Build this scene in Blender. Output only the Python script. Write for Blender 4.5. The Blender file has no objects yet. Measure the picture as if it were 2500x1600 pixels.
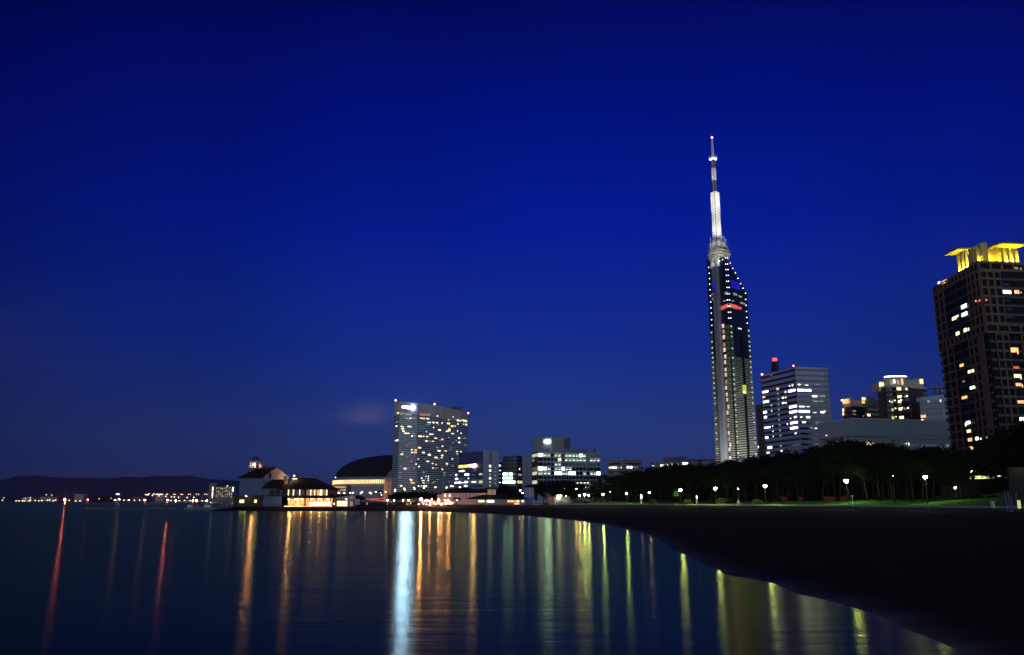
import bpy, bmesh, math, random
from mathutils import Vector, Matrix
R = math.radians
rnd = random.Random(7)
sc = bpy.context.scene
COL = sc.collection

# ------------------------------------------------------------------ camera
F = 2050.0                                   # focal length in photo pixels (2500 wide)
TH = math.atan(424.0 / F)                    # camera tilted up, horizon at row 1224
CT, ST = math.cos(TH), math.sin(TH)
CH = 3.0
cam = bpy.data.cameras.new('camera')
cam.sensor_width = 36.0
cam.lens = F / 2500.0 * 36.0
cam.clip_start = 0.1
cam.clip_end = 40000
co = bpy.data.objects.new('camera', cam)
COL.objects.link(co)
co.location = (0, 0, CH)
co.rotation_euler = (math.pi / 2 + TH, 0, 0)
sc.camera = co
sc.render.resolution_x = 1024
sc.render.resolution_y = 655
sc.view_settings.view_transform = 'Standard'
sc.view_settings.look = 'None'
sc.view_settings.exposure = 0.0
sc.view_settings.gamma = 1.0
sc.cycles.use_adaptive_sampling = False
sc.cycles.light_sampling_threshold = 0.0
sc.cycles.sample_clamp_direct = 0.0
sc.cycles.sample_clamp_indirect = 6.0
sc.cycles.max_bounces = 5
sc.cycles.diffuse_bounces = 2
sc.cycles.glossy_bounces = 3
sc.cycles.caustics_reflective = False

# ------------------------------------------------------------------ world: dusk sky
w = bpy.data.worlds.new('World')
sc.world = w
w.use_nodes = True
nt = w.node_tree
for n in list(nt.nodes): nt.nodes.remove(n)
def N(tree, t, **kw):
    n = tree.nodes.new(t)
    for k, v in kw.items(): setattr(n, k, v)
    return n
def MATH(tree, op, a, b=None, c=None, clamp=False):
    m = N(tree, 'ShaderNodeMath', operation=op); m.use_clamp = clamp
    for i, v in enumerate((a, b, c)):
        if v is None: continue
        if hasattr(v, 'is_output'): tree.links.new(v, m.inputs[i])
        else: m.inputs[i].default_value = v
    return m.outputs[0]
def RAMP(tree, fac, stops, interp='LINEAR'):
    r = N(tree, 'ShaderNodeValToRGB'); cr = r.color_ramp; cr.interpolation = interp
    while len(cr.elements) < len(stops): cr.elements.new(0.5)
    for e, (p, c) in zip(cr.elements, stops):
        e.position = p; e.color = (c[0], c[1], c[2], 1) if len(c) == 3 else c
    tree.links.new(fac, r.inputs[0]); return r.outputs[0]
def MIX(tree, fac, a, b, mode='MIX'):
    m = N(tree, 'ShaderNodeMix', data_type='RGBA', blend_type=mode)
    for i, v in ((0, fac), (6, a), (7, b)):
        if hasattr(v, 'is_output'): tree.links.new(v, m.inputs[i])
        else: m.inputs[i].default_value = v if i == 0 else (v[0], v[1], v[2], 1)
    return m.outputs[2]
def lin(r, g, b):
    f = lambda v: (v / 255 / 12.92) if v <= 10 else ((v / 255 + .055) / 1.055) ** 2.4
    return (f(r), f(g), f(b))
tc = N(nt, 'ShaderNodeTexCoord')
sp = N(nt, 'ShaderNodeSeparateXYZ')
nt.links.new(tc.outputs['Generated'], sp.inputs[0])
X_, Y_, Z_ = sp.outputs
# elevation 0 .. 90 degrees -> 0 .. 1
el = MATH(nt, 'DIVIDE', MATH(nt, 'ARCSINE', MATH(nt, 'MAXIMUM', Z_, 0.0)), math.pi / 2)
front = RAMP(nt, el, [(0.0, lin(46, 55, 100)), (0.045, lin(37, 57, 119)), (0.11, lin(19, 45, 137)),
                      (0.20, lin(4, 28, 145)), (0.28, lin(0, 17, 128)), (0.36, lin(0, 9, 92)),
                      (0.5, lin(0, 5, 58)), (1.0, lin(0, 3, 36))])
back = RAMP(nt, el, [(0.0, (1.2, 1.3, 1.45)), (0.1, (.55, .68, .95)), (0.22, (.05, .08, .2)), (0.34, lin(14, 24, 80)), (0.6, lin(0, 4, 50)), (1.0, lin(0, 3, 40))])
# azimuth of the sky: darker towards the left edge, a little darker at the right
az = MATH(nt, 'ARCTAN2', X_, Y_)
azn = MATH(nt, 'ADD', MATH(nt, 'DIVIDE', az, math.pi * 2), 0.5)
side = RAMP(nt, azn, [(0.0, (1, 1, 1)), (0.25, (.5, .5, .5)), (0.39, (.30, .33, .38)), (0.44, (.62, .64, .68)), (0.475, (.88, .90, .92)), (0.51, (1.02, 1.02, 1.02)),
                      (0.545, (1, .96, .98)), (0.58, (.80, .76, .80)), (0.61, (.55, .5, .6)), (0.75, (.6, .6, .6)), (1.0, (1, 1, 1))], 'EASE')
fr = MIX(nt, 1.0, front, side, 'MULTIPLY')
bk = RAMP(nt, MATH(nt, 'MULTIPLY_ADD', Y_, -0.5, 0.5), [(0.0, (0, 0, 0)), (0.5, (0, 0, 0)), (0.75, (1, 1, 1)), (1.0, (1, 1, 1))])
skycol = MIX(nt, bk, fr, back)
# thin clouds low over the city
mp = N(nt, 'ShaderNodeMapping'); mp.inputs['Scale'].default_value = (9, 9, 46)
nt.links.new(tc.outputs['Generated'], mp.inputs[0])
no = N(nt, 'ShaderNodeTexNoise'); no.inputs['Scale'].default_value = 1.0; no.inputs['Detail'].default_value = 4
nt.links.new(mp.outputs[0], no.inputs[0])
def patch(x0, sx, z0, sz):
    a = MATH(nt, 'POWER', MATH(nt, 'DIVIDE', MATH(nt, 'SUBTRACT', X_, x0), sx), 2.0)
    b = MATH(nt, 'POWER', MATH(nt, 'DIVIDE', MATH(nt, 'SUBTRACT', Z_, z0), sz), 2.0)
    return MATH(nt, 'EXPONENT', MATH(nt, 'MULTIPLY', MATH(nt, 'ADD', a, b), -1.0))
pt = MATH(nt, 'ADD', MATH(nt, 'MULTIPLY', patch(-.170, .026, .0995, .0105), 1.7), MATH(nt, 'MULTIPLY', patch(-.30, .06, .094, .008), .14))
pt = MATH(nt, 'ADD', pt, MATH(nt, 'MULTIPLY', patch(-.52, .09, .16, .05), .10))
clf = MATH(nt, 'MULTIPLY', pt, MATH(nt, 'MULTIPLY_ADD', no.outputs[0], 2.4, -0.6, clamp=True))
fl = N(nt, 'ShaderNodeMath', operation='GREATER_THAN'); nt.links.new(Y_, fl.inputs[0]); fl.inputs[1].default_value = 0
clf = MATH(nt, 'MULTIPLY', MATH(nt, 'MULTIPLY', clf, fl.outputs[0]), .62, clamp=True)
skycol = MIX(nt, clf, skycol, lin(74, 80, 124))
# broad uneven air
no2 = N(nt, 'ShaderNodeTexNoise'); no2.inputs['Scale'].default_value = 3.0; no2.inputs['Detail'].default_value = 2
mp2 = N(nt, 'ShaderNodeMapping'); mp2.inputs['Scale'].default_value = (1, 1, 4)
nt.links.new(tc.outputs['Generated'], mp2.inputs[0]); nt.links.new(mp2.outputs[0], no2.inputs[0])
var = MATH(nt, 'MULTIPLY_ADD', no2.outputs[0], 0.16, 0.92)
bg = N(nt, 'ShaderNodeBackground')
nt.links.new(skycol, bg.inputs[0]); nt.links.new(var, bg.inputs[1])
wo = N(nt, 'ShaderNodeOutputWorld'); nt.links.new(bg.outputs[0], wo.inputs[0])

# ------------------------------------------------------------------ pixel geometry helpers
def ray(px, py):
    x = px - 1250.0; up = 800.0 - py
    return (x, F * CT - up * ST, F * ST + up * CT)
def at(px, py, Y):
    d = ray(px, py); k = Y / d[1]
    return Vector((d[0] * k, Y, CH + d[2] * k))
def zt(py, Y): return at(1250, py, Y).z
def Yz(py, z):
    d = ray(1250, py); return (z - CH) * d[1] / d[2]
def gx(px, Y): return at(px, 1224, Y).x
def hit(A, B, px, py):
    d = ray(px, py); ex, ey = B[0] - A[0], B[1] - A[1]
    den = d[0] * ey - d[1] * ex
    t = (A[0] * ey - A[1] * ex) / den
    P = (d[0] * t, d[1] * t, CH + d[2] * t)
    L2 = ex * ex + ey * ey
    return ((P[0] - A[0]) * ex + (P[1] - A[1]) * ey) / L2, P[2]

# ------------------------------------------------------------------ mesh builder
class MB:
    def __init__(s): s.v = []; s.f = []; s.m = []; s.cur = 0
    def quad(s, *p):
        i = len(s.v); s.v += [tuple(q) for q in p]; s.f.append(tuple(range(i, i + len(p)))); s.m.append(s.cur); return s
    def hexa(s, b, t):
        i = len(s.v); s.v += [tuple(q) for q in b] + [tuple(q) for q in t]
        n = len(b)
        s.f.append(tuple(range(i + n - 1, i - 1, -1))); s.f.append(tuple(range(i + n, i + 2 * n)))
        for k in range(n):
            l = (k + 1) % n
            s.f.append((i + k, i + l, i + n + l, i + n + k))
        s.m += [s.cur] * (n + 2); return s
    def box(s, x0, x1, y0, y1, z0, z1):
        return s.hexa([(x0, y0, z0), (x1, y0, z0), (x1, y1, z0), (x0, y1, z0)], [(x0, y0, z1), (x1, y0, z1), (x1, y1, z1), (x0, y1, z1)])
    def prism(s, poly, z0, z1):
        zz0 = z0 if isinstance(z0, (list, tuple)) else [z0] * len(poly)
        zz1 = z1 if isinstance(z1, (list, tuple)) else [z1] * len(poly)
        a = sum(poly[i][0] * poly[(i + 1) % len(poly)][1] - poly[(i + 1) % len(poly)][0] * poly[i][1] for i in range(len(poly)))
        idx = range(len(poly)) if a > 0 else range(len(poly) - 1, -1, -1)
        return s.hexa([(poly[i][0], poly[i][1], zz0[i]) for i in idx], [(poly[i][0], poly[i][1], zz1[i]) for i in idx])
    def panel(s, A, B, u0, u1, z0, z1, o0, o1):
        """a box lying on the wall A-B (seen with A on the left), between offsets o0 and o1 outwards"""
        ex, ey = B[0] - A[0], B[1] - A[1]; L = math.hypot(ex, ey); nx, ny = ey / L, -ex / L
        def q(u, o): return (A[0] + ex * u + nx * o, A[1] + ey * u + ny * o)
        return s.prism([q(u0, o1), q(u1, o1), q(u1, o0), q(u0, o0)], z0, z1)
    def cyl(s, p0, p1, r0, r1=None, n=8):
        r1 = r0 if r1 is None else r1
        p0, p1 = Vector(p0), Vector(p1); d = (p1 - p0).normalized()
        a = d.orthogonal().normalized(); b = d.cross(a)
        ring = lambda p, r: [tuple(p + (a * math.cos(t) + b * math.sin(t)) * r) for t in [2 * math.pi * k / n for k in range(n)]]
        return s.hexa(ring(p0, r0), ring(p1, max(r1, .001)))
    def tube(s, pts, rs, n=7):
        i0 = len(s.v); pts = [Vector(p) for p in pts]
        ref = Vector((0.31, 0.17, 0.93))
        for k, p in enumerate(pts):
            d = (pts[min(k + 1, len(pts) - 1)] - pts[max(k - 1, 0)]).normalized()
            a = d.cross(Vector((1, .2, .1))).normalized(); b = d.cross(a)
            for j in range(n):
                t = 2 * math.pi * j / n
                s.v.append(tuple(p + (a * math.cos(t) + b * math.sin(t)) * rs[k]))
        for k in range(len(pts) - 1):
            for j in range(n):
                l = (j + 1) % n
                s.f.append((i0 + k * n + j, i0 + k * n + l, i0 + (k + 1) * n + l, i0 + (k + 1) * n + j)); s.m.append(s.cur)
        s.f.append(tuple(i0 + j for j in range(n - 1, -1, -1))); s.m.append(s.cur)
        s.f.append(tuple(i0 + (len(pts) - 1) * n + j for j in range(n))); s.m.append(s.cur)
        return s
    def lathe(s, cx, cy, prof, n=16, a0=0, a1=2 * math.pi):
        full = abs(a1 - a0 - 2 * math.pi) < 1e-6
        i0 = len(s.v); m = n if full else n + 1
        for (r, z) in prof:
            for j in range(m):
                t = a0 + (a1 - a0) * j / n
                s.v.append((cx + r * math.cos(t), cy + r * math.sin(t), z))
        for k in range(len(prof) - 1):
            for j in range(n):
                l = (j + 1) % m
                s.f.append((i0 + k * m + j, i0 + k * m + l, i0 + (k + 1) * m + l, i0 + (k + 1) * m + j)); s.m.append(s.cur)
        return s
    def ball(s, c, r, n=10, sz=1.0):
        prof = [(max(r * math.sin(math.pi * k / 6), .001), c[2] - r * sz * math.cos(math.pi * k / 6)) for k in range(7)]
        return s.lathe(c[0], c[1], prof, n)
    def mesh(s, name, mats, org=(0, 0, 0), smooth=False):
        me = bpy.data.meshes.new(name)
        me.from_pydata([(a - org[0], b - org[1], c - org[2]) for a, b, c in s.v], [], s.f)
        for m in (mats if isinstance(mats, (list, tuple)) else [mats]): me.materials.append(m)
        for p, k in zip(me.polygons, s.m): p.material_index = k; p.use_smooth = smooth
        me.update(); return me
    def build(s, name, mats, parent=None, loc=None, smooth=False, kind=None):
        org = Vector((0, 0, 0)); q = parent
        while q is not None: org += Vector(q.location); q = q.parent
        if parent is None and loc is not None: org = Vector(loc)
        o = bpy.data.objects.new(name, s.mesh(name, mats, org, smooth))
        COL.objects.link(o); o.parent = parent
        if parent is None: o.location = org
        if kind: o['kind'] = kind
        return o
def tag(o, label, cat, group=None):
    o['label'] = label; o['category'] = cat
    if group: o['group'] = group
    return o
def thing(name, label, cat, loc, group=None):
    o = bpy.data.objects.new(name, None); COL.objects.link(o)
    o.location = loc; o.empty_display_size = 0.5
    return tag(o, label, cat, group)

# ------------------------------------------------------------------ materials
def new_mat(name):
    m = bpy.data.materials.new(name); m.use_nodes = True
    t = m.node_tree
    for n in list(t.nodes): t.nodes.remove(n)
    out = N(t, 'ShaderNodeOutputMaterial')
    return m, t, out
def surf(name, col, rough=.8, var=.25, scale=.4, metal=0.0, bump=0.0, spec=.5, streak=False, col2=None):
    m, t, out = new_mat(name)
    b = N(t, 'ShaderNodeBsdfPrincipled')
    b.inputs['Roughness'].default_value = rough; b.inputs['Metallic'].default_value = metal
    b.inputs['Specular IOR Level'].default_value = spec
    tcx = N(t, 'ShaderNodeTexCoord'); mpx = N(t, 'ShaderNodeMapping')
    mpx.inputs['Scale'].default_value = (1, 1, .25) if streak else (1, 1, 1)
    t.links.new(tcx.outputs['Object'], mpx.inputs[0])
    nz = N(t, 'ShaderNodeTexNoise'); nz.inputs['Scale'].default_value = scale; nz.inputs['Detail'].default_value = 5
    nz.inputs['Roughness'].default_value = .65
    t.links.new(mpx.outputs[0], nz.inputs[0])
    c2 = col2 or tuple(c * (1 - var) for c in col); c1 = tuple(min(1, c * (1 + var)) for c in col) if col2 is None else col
    cc = RAMP(t, nz.outputs[0], [(.3, c2), (.7, c1)])
    t.links.new(cc, b.inputs['Base Color'])
    if bump:
        bp = N(t, 'ShaderNodeBump'); bp.inputs['Strength'].default_value = bump; bp.inputs['Distance'].default_value = .1
        n2 = N(t, 'ShaderNodeTexNoise'); n2.inputs['Scale'].default_value = scale * 9; n2.inputs['Detail'].default_value = 4
        t.links.new(tcx.outputs['Object'], n2.inputs[0]); t.links.new(n2.outputs[0], bp.inputs['Height'])
        t.links.new(bp.outputs[0], b.inputs['Normal'])
    t.links.new(b.outputs[0], out.inputs[0])
    return m
def glow(name, col, strength, var=.5, scale=.5, nee=False):
    """something that gives off light (lamp, lit window): uneven like a lit room"""
    m, t, out = new_mat(name)
    if not nee: m.cycles.emission_sampling = 'NONE'
    e = N(t, 'ShaderNodeEmission')
    e.inputs[0].default_value = (col[0], col[1], col[2], 1); e.inputs[1].default_value = strength
    if var:
        tcx = N(t, 'ShaderNodeTexCoord')
        nz = N(t, 'ShaderNodeTexNoise'); nz.inputs['Scale'].default_value = scale; nz.inputs['Detail'].default_value = 3
        t.links.new(tcx.outputs['Object'], nz.inputs[0])
        f = MATH(t, 'MULTIPLY_ADD', nz.outputs[0], 2 * var * 2, 1 - 2 * var, clamp=False)
        t.links.new(MATH(t, 'MULTIPLY', MATH(t, 'MAXIMUM', f, .08), strength), e.inputs[1])
    t.links.new(e.outputs[0], out.inputs[0])
    return m
M = {}
M['sand'] = surf('sand', (.075, .068, .06), .95, .3, .15, bump=.4, spec=.15)
M['land'] = surf('land', (.025, .03, .02), .95, .3, .1, spec=.05)
M['kerbstone'] = surf('kerb_stone', (.055, .055, .05), .9, .35, .8, bump=.4)
M['lawn'] = surf('lawn', (.030, .115, .009), .95, .45, .35, bump=.8, spec=.1)
M['pave'] = surf('pave', (.22, .21, .19), .85, .2, .5)
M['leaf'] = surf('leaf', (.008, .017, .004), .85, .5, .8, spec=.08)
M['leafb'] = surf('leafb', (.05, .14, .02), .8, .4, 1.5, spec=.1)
M['bark'] = surf('bark', (.018, .016, .010), .9, .4, 3, spec=.1)
M['palmbark'] = surf('palmbark', (.22, .18, .12), .9, .3, 3)
M['darkmetal'] = surf('darkmetal', (.03, .032, .035), .5, .2, 2, metal=.3)
M['steel'] = surf('steel', (.45, .46, .48), .45, .15, 1, metal=.4)
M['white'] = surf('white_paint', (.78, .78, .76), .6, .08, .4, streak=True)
M['roofdark'] = surf('roof_tile', (.022, .02, .02), .9, .4, 1.2, spec=.1)
M['hotelwall'] = surf('hotel_wall', (.60, .54, .44), .7, .08, .05, streak=True)
M['hotelband'] = surf('hotel_band', (.58, .66, .62), .5, .15, .08)
M['hotelglass'] = surf('hotel_glass', (.04, .09, .11), .15, .35, .03, spec=.9)
M['concrete'] = surf('concrete', (.44, .50, .56), .75, .1, .08, streak=True)
M['concgrey'] = surf('concrete_grey', (.26, .28, .28), .75, .12, .08, streak=True)
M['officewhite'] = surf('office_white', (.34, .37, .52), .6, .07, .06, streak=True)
M['officeblue'] = surf('office_blue', (.09, .09, .22), .35, .15, .05, spec=.6)
M['bluegrey'] = surf('blue_grey_clad', (.25, .33, .37), .6, .07, .05, streak=True)
M['darkglass'] = surf('dark_glass', (.008, .012, .022), .12, .3, .1, spec=.6)
M['blackglass'] = surf('black_glass', (.003, .003, .005), .5, .3, .1, spec=.08)
M['brown'] = surf('brown_brick', (.085, .055, .045), .85, .2, .3)
M['brownframe'] = surf('brown_frame', (.125, .078, .055), .8, .15, .3)
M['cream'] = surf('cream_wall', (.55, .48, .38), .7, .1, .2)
M['churchlit'] = surf('church_lamplit', (.24, .22, .24), .8, .12, .3)  # church wall copy without the dusk tint, for its lamp-lit parts
M['peach'] = surf('peach_wall', (.5, .3, .2), .8, .15, .3)
M['church'] = surf('church_dusk_blue', (.13, .17, .28), .7, .1, .3, streak=True)  # white wall; blue dusk light and dimness put into the colour
M['timber'] = surf('timber', (.05, .04, .032), .85, .3, 1)
M['rock'] = surf('rock', (.13, .14, .07), .95, .5, .5)
M['moss'] = surf('mossy_stone', (.22, .25, .10), .9, .6, .7)
M['hill'] = surf('hill', (.026, .036, .066), 1.0, .3, .002, spec=0)  # blue tint lightens the hills, haze put into the colour
M['redcloth'] = surf('red_cloth', (.55, .05, .03), .8, .2, 1)
M['stallred'] = surf('stall_red', (.015, .003, .003), .8, .2, 1)
M['wallolive'] = surf('wall_olive', (.018, .019, .013), .9, .3, 1)
M['bluepole'] = surf('blue_paint', (.12, .13, .45), .5, .2, 2)
M['bluedome'] = surf('blue_dome', (.04, .08, .4), .4, .1, 2)
M['towersteel'] = surf('tower_shaft', (.21, .23, .29), .5, .12, .15, streak=True)
M['towerglass'] = surf('tower_glass', (.006, .010, .035), .18, .4, .08, spec=.6)
M['slat'] = surf('tower_slat', (.55, .57, .5), .5, .15, .2)
M['mast'] = surf('mast_white', (.72, .72, .68), .5, .1, .5)
M['mastred'] = surf('mast_red', (.10, .05, .05), .5, .2, .5)
E = {}
E['lan'] = glow('light_lantern', (1, .36, .2), 240, 0, nee=True)
E['rball'] = glow('light_streak_ball', (1, .36, .18), 260, 0, nee=True)
E['W'] = glow('light_cool_white', (.93, 1, .96), 4.5, .25, .7)
E['w'] = glow('light_white', (1, .95, .82), 2.2, .35, .8)
E['y'] = glow('light_warm', (1, .76, .38), 2.0, .35, .8)
E['o'] = glow('light_orange', (1, .48, .20), 1.5, .4, .8)
E['r'] = glow('light_red', (1, .16, .10), .8, .3, .6)
E['g'] = glow('light_green', (.42, .72, .58), .42, .55, .5)
E['G'] = glow('light_yellow_green', (.75, .85, .30), .8, .5, .8)
E['d'] = glow('light_dim', (.9, .85, .72), .33, .6, .5)
E['t'] = glow('light_teal', (.10, .32, .42), .35, .5, .06)
E['b'] = glow('light_blue', (.03, .03, 1), .42, .6, .25)
E['D'] = glow('light_dim_orange', (1, .5, .28), .35, .5, .5)
E['bal'] = glow('light_balcony', (.25, .3, .7), .05, .7, .5)
def new_crop(x, y, s): return (x, y, s)
CR = {}
def lits(parent, faces, crop, items, o=.25, th=.12, name='window'):
    """lit windows: where the ray of (x,y) in a zoomed crop meets the wall"""
    ox, oy, s = crop
    for it in items:
        x, y, ww, hh, c = it
        for (A, B) in faces:
            u, z = hit(A, B, ox + x * s, oy + y * s)
            if -0.01 <= u <= 1.01:
                ua, _ = hit(A, B, ox + (x - ww / 2) * s, oy + y * s); ub, _ = hit(A, B, ox + (x + ww / 2) * s, oy + y * s)
                _, za = hit(A, B, ox + x * s, oy + (y + hh / 2) * s); _, zb = hit(A, B, ox + x * s, oy + (y - hh / 2) * s)
                ua, ub = max(ua, 0.002), min(ub, .998)
                if ub <= ua: break
                MB().panel(A, B, ua, ub, za, zb, o, o + th).build(name, E[c], parent)
                break
def parts(parent, name, mat, rects):
    """rects = [(A,B,u0,u1,z0,z1,o0,o1)]; past 100 the rest becomes one stuff part"""
    rects = sorted(rects, key=lambda r: -abs((r[3] - r[2]) * (r[5] - r[4])))
    for i, r in enumerate(rects[:100]): MB().panel(*r).build(name, mat, parent)
    if len(rects) > 100:
        mb = MB()
        for r in rects[100:]: mb.panel(*r)
        mb.build(name, mat, parent, kind='stuff')
    return rects
def sub(A, B, u): return (A[0] + (B[0] - A[0]) * u, A[1] + (B[1] - A[1]) * u)
def P2(px, py, Y): p = at(px, py, Y); return (p.x, p.y)

# ================================================================== SETTING
WREF = .58
# ---- sea
def build_sea():
    mb = MB(); mb.quad((-16000, -400, 0), (16000, -400, 0), (16000, 16000, 0), (-16000, 16000, 0))
    m, t, out = new_mat('sea_water')
    b = N(t, 'ShaderNodeBsdfAnisotropic')
    b.inputs['Color'].default_value = (.95, 1.0, .54, 1); b.inputs['Anisotropy'].default_value = .25; b.distribution = 'BECKMANN'
    tg = N(t, 'ShaderNodeCombineXYZ'); tg.inputs[0].default_value = 1.0; t.links.new(tg.outputs[0], b.inputs['Tangent'])
    body = N(t, 'ShaderNodeBsdfDiffuse'); body.inputs[0].default_value = (.006, .012, .014, 1)
    fr_ = N(t, 'ShaderNodeFresnel'); fr_.inputs[0].default_value = 1.33
    mixs = N(t, 'ShaderNodeMixShader'); t.links.new(MATH(t, 'MULTIPLY', fr_.outputs[0], WREF), mixs.inputs[0]); t.links.new(body.outputs[0], mixs.inputs[1]); t.links.new(b.outputs[0], mixs.inputs[2])
    tcx = N(t, 'ShaderNodeTexCoord')
    def wave(sx, sy, sc_, det, dist, strength, nin=None):
        mpx = N(t, 'ShaderNodeMapping'); mpx.inputs['Scale'].default_value = (sx, sy, 1); mpx.inputs['Rotation'].default_value = (0, 0, R(8))
        t.links.new(tcx.outputs['Object'], mpx.inputs[0])
        nz = N(t, 'ShaderNodeTexNoise'); nz.inputs['Scale'].default_value = sc_; nz.inputs['Detail'].default_value = det
        t.links.new(mpx.outputs[0], nz.inputs[0])
        bp = N(t, 'ShaderNodeBump'); bp.inputs['Strength'].default_value = strength; bp.inputs['Distance'].default_value = dist
        t.links.new(nz.outputs[0], bp.inputs['Height'])
        if nin: t.links.new(nin, bp.inputs['Normal'])
        return bp.outputs[0], nz.outputs[0]
    n1, h1 = wave(.30, 1.0, 2.6, 3, .02, .38)
    n2, h2 = wave(.13, 1.0, .75, 3, .05, .48, n1)
    n2, h2 = wave(.05, .35, .25, 2, .05, .25, n2)
    t.links.new(n2, b.inputs['Normal'])
    rr = MATH(t, 'MULTIPLY_ADD', h2, .04, .155); t.links.new(rr, b.inputs['Roughness'])
    t.links.new(mixs.outputs[0], out.inputs[0])
    o = mb.build('sea', m, kind='structure'); return o
build_sea()

# ---- shoreline
shore_px = [(1024, 1249), (1100, 1251), (1174, 1254), (1286, 1260), (1361, 1267), (1436, 1275), (1481, 1281), (1540, 1294), (1600, 1312), (1650, 1342),
            (1697, 1372), (1772, 1398), (1845, 1418), (1918, 1437), (2030, 1466), (2123, 1496), (2236, 1540), (2329, 1578), (2370, 1600)]
shore = []
for (px, py) in shore_px:
    d = ray(px, py); k = -CH / d[2]; shore.append((d[0] * k, d[1] * k))
shore = [(-90, 262)] + shore + [(8.2, 12.0), (5.5, 8.0), (1.5, 4.5), (-5, 2.0), (-16, -2), (-40, -12), (-90, -40), (-90, -150)]
def sdist(x, y):
    best = 1e9; side = 1
    for i in range(len(shore) - 1):
        ax, ay = shore[i]; bx, by = shore[i + 1]
        ex, ey = bx - ax, by - ay; L = ex * ex + ey * ey
        t = max(0, min(1, ((x - ax) * ex + (y - ay) * ey) / L))
        qx, qy = x - ax - ex * t, y - ay - ey * t; dd = qx * qx + qy * qy
        if dd < best: best = dd; side = 1 if (ex * (y - ay) - ey * (x - ax)) > 0 else -1
    return math.sqrt(best) * side
def interp(tab, v):
    if v <= tab[0][0]: return tab[0][1]
    for (a, b), (c, d) in zip(tab, tab[1:]):
        if v <= c: return b + (d - b) * (v - a) / (c - a)
    return tab[-1][1]
prof = [(-40, -2.5), (0, 0), (2.5, .22), (8, .62), (20, 1.1), (45, 1.32), (90, 1.42), (200, 1.5)]
# ---- promenade line (photo column, distance)
prom_px = [(822, 296), (1000, 292), (1180, 290), (1340, 284), (1500, 262), (1700, 235), (1900, 205), (2100, 178), (2300, 152), (2500, 134), (2800, 116)]
prom = [(gx(px, Y), Y) for (px, Y) in prom_px] + [(104, 60), (112, 0), (114, -60), (114, -140)]
def build_beach():
    xs = []; x = -95
    ys = []
    y = -140
    while y < 310:
        ys.append(y); ay = abs(y - 5); y += max(.7, min(5, ay * .035))
    x = -92
    while x < 150:
        xs.append(x); x += max(.8, min(4, abs(x - 8) * .05))
    from mathutils import noise
    mb = MB(); idx = {}
    for j, y in enumerate(ys):
        for i, x in enumerate(xs):
            d = sdist(x, y); z = interp(prof, d)
            n = noise.noise(Vector((x * .12, y * .12, 3.1))) * .10 + noise.noise(Vector((x * .6, y * .6, 1.1))) * .035
            z += n * min(1, max(0, (d - 1) / 8)) + (noise.noise(Vector((x * .28, y * .28, 7.7))) * .05 + noise.noise(Vector((x * .9, y * .9, 2.2))) * .018) * max(0, 1 - abs(d - .5) / 6)
            idx[i, j] = len(mb.v); mb.v.append((x, y, z))
    for j in range(len(ys) - 1):
        for i in range(len(xs) - 1):
            mb.f.append((idx[i, j], idx[i + 1, j], idx[i + 1, j + 1], idx[i, j + 1])); mb.m.append(0)
    # wet sand near the water: darker and glossier by height above the sea
    m, t, out = new_mat('beach_sand')
    b = N(t, 'ShaderNodeBsdfPrincipled'); g = N(t, 'ShaderNodeNewGeometry'); s3 = N(t, 'ShaderNodeSeparateXYZ')
    t.links.new(g.outputs['Position'], s3.inputs[0])
    tcx = N(t, 'ShaderNodeTexCoord'); nz = N(t, 'ShaderNodeTexNoise'); nz.inputs['Scale'].default_value = .5; nz.inputs['Detail'].default_value = 6
    t.links.new(tcx.outputs['Object'], nz.inputs[0])
    wet = RAMP(t, MATH(t, 'ADD', s3.outputs[2], MATH(t, 'MULTIPLY_ADD', nz.outputs[0], .16, -.08)), [(.0, (.8, .8, .8)), (.07, (.4, .4, .4)), (.15, (0, 0, 0))])
    dry = RAMP(t, nz.outputs[0], [(.3, (.012, .0105, .010)), (.7, (.022, .020, .018))])
    t.links.new(MIX(t, wet, dry, (.006, .006, .007)), b.inputs['Base Color'])
    t.links.new(MATH(t, 'MULTIPLY_ADD', wet, -.5, .95), b.inputs['Roughness'])
    t.links.new(MATH(t, 'MULTIPLY_ADD', wet, .15, .03), b.inputs['Specular IOR Level'])
    n2 = N(t, 'ShaderNodeTexNoise'); n2.inputs['Scale'].default_value = 2.4; n2.inputs['Detail'].default_value = 6; n2.inputs['Roughness'].default_value = .7
    t.links.new(tcx.outputs['Object'], n2.inputs[0])
    bp = N(t, 'ShaderNodeBump'); bp.inputs['Distance'].default_value = .12
    t.links.new(n2.outputs[0], bp.inputs['Height']); t.links.new(MATH(t, 'MULTIPLY_ADD', wet, -.7, .75), bp.inputs['Strength']); t.links.new(bp.outputs[0], b.inputs['Normal'])
    t.links.new(b.outputs[0], out.inputs[0])
    mb.build('beach', m, smooth=True, kind='structure')
build_beach()
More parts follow.
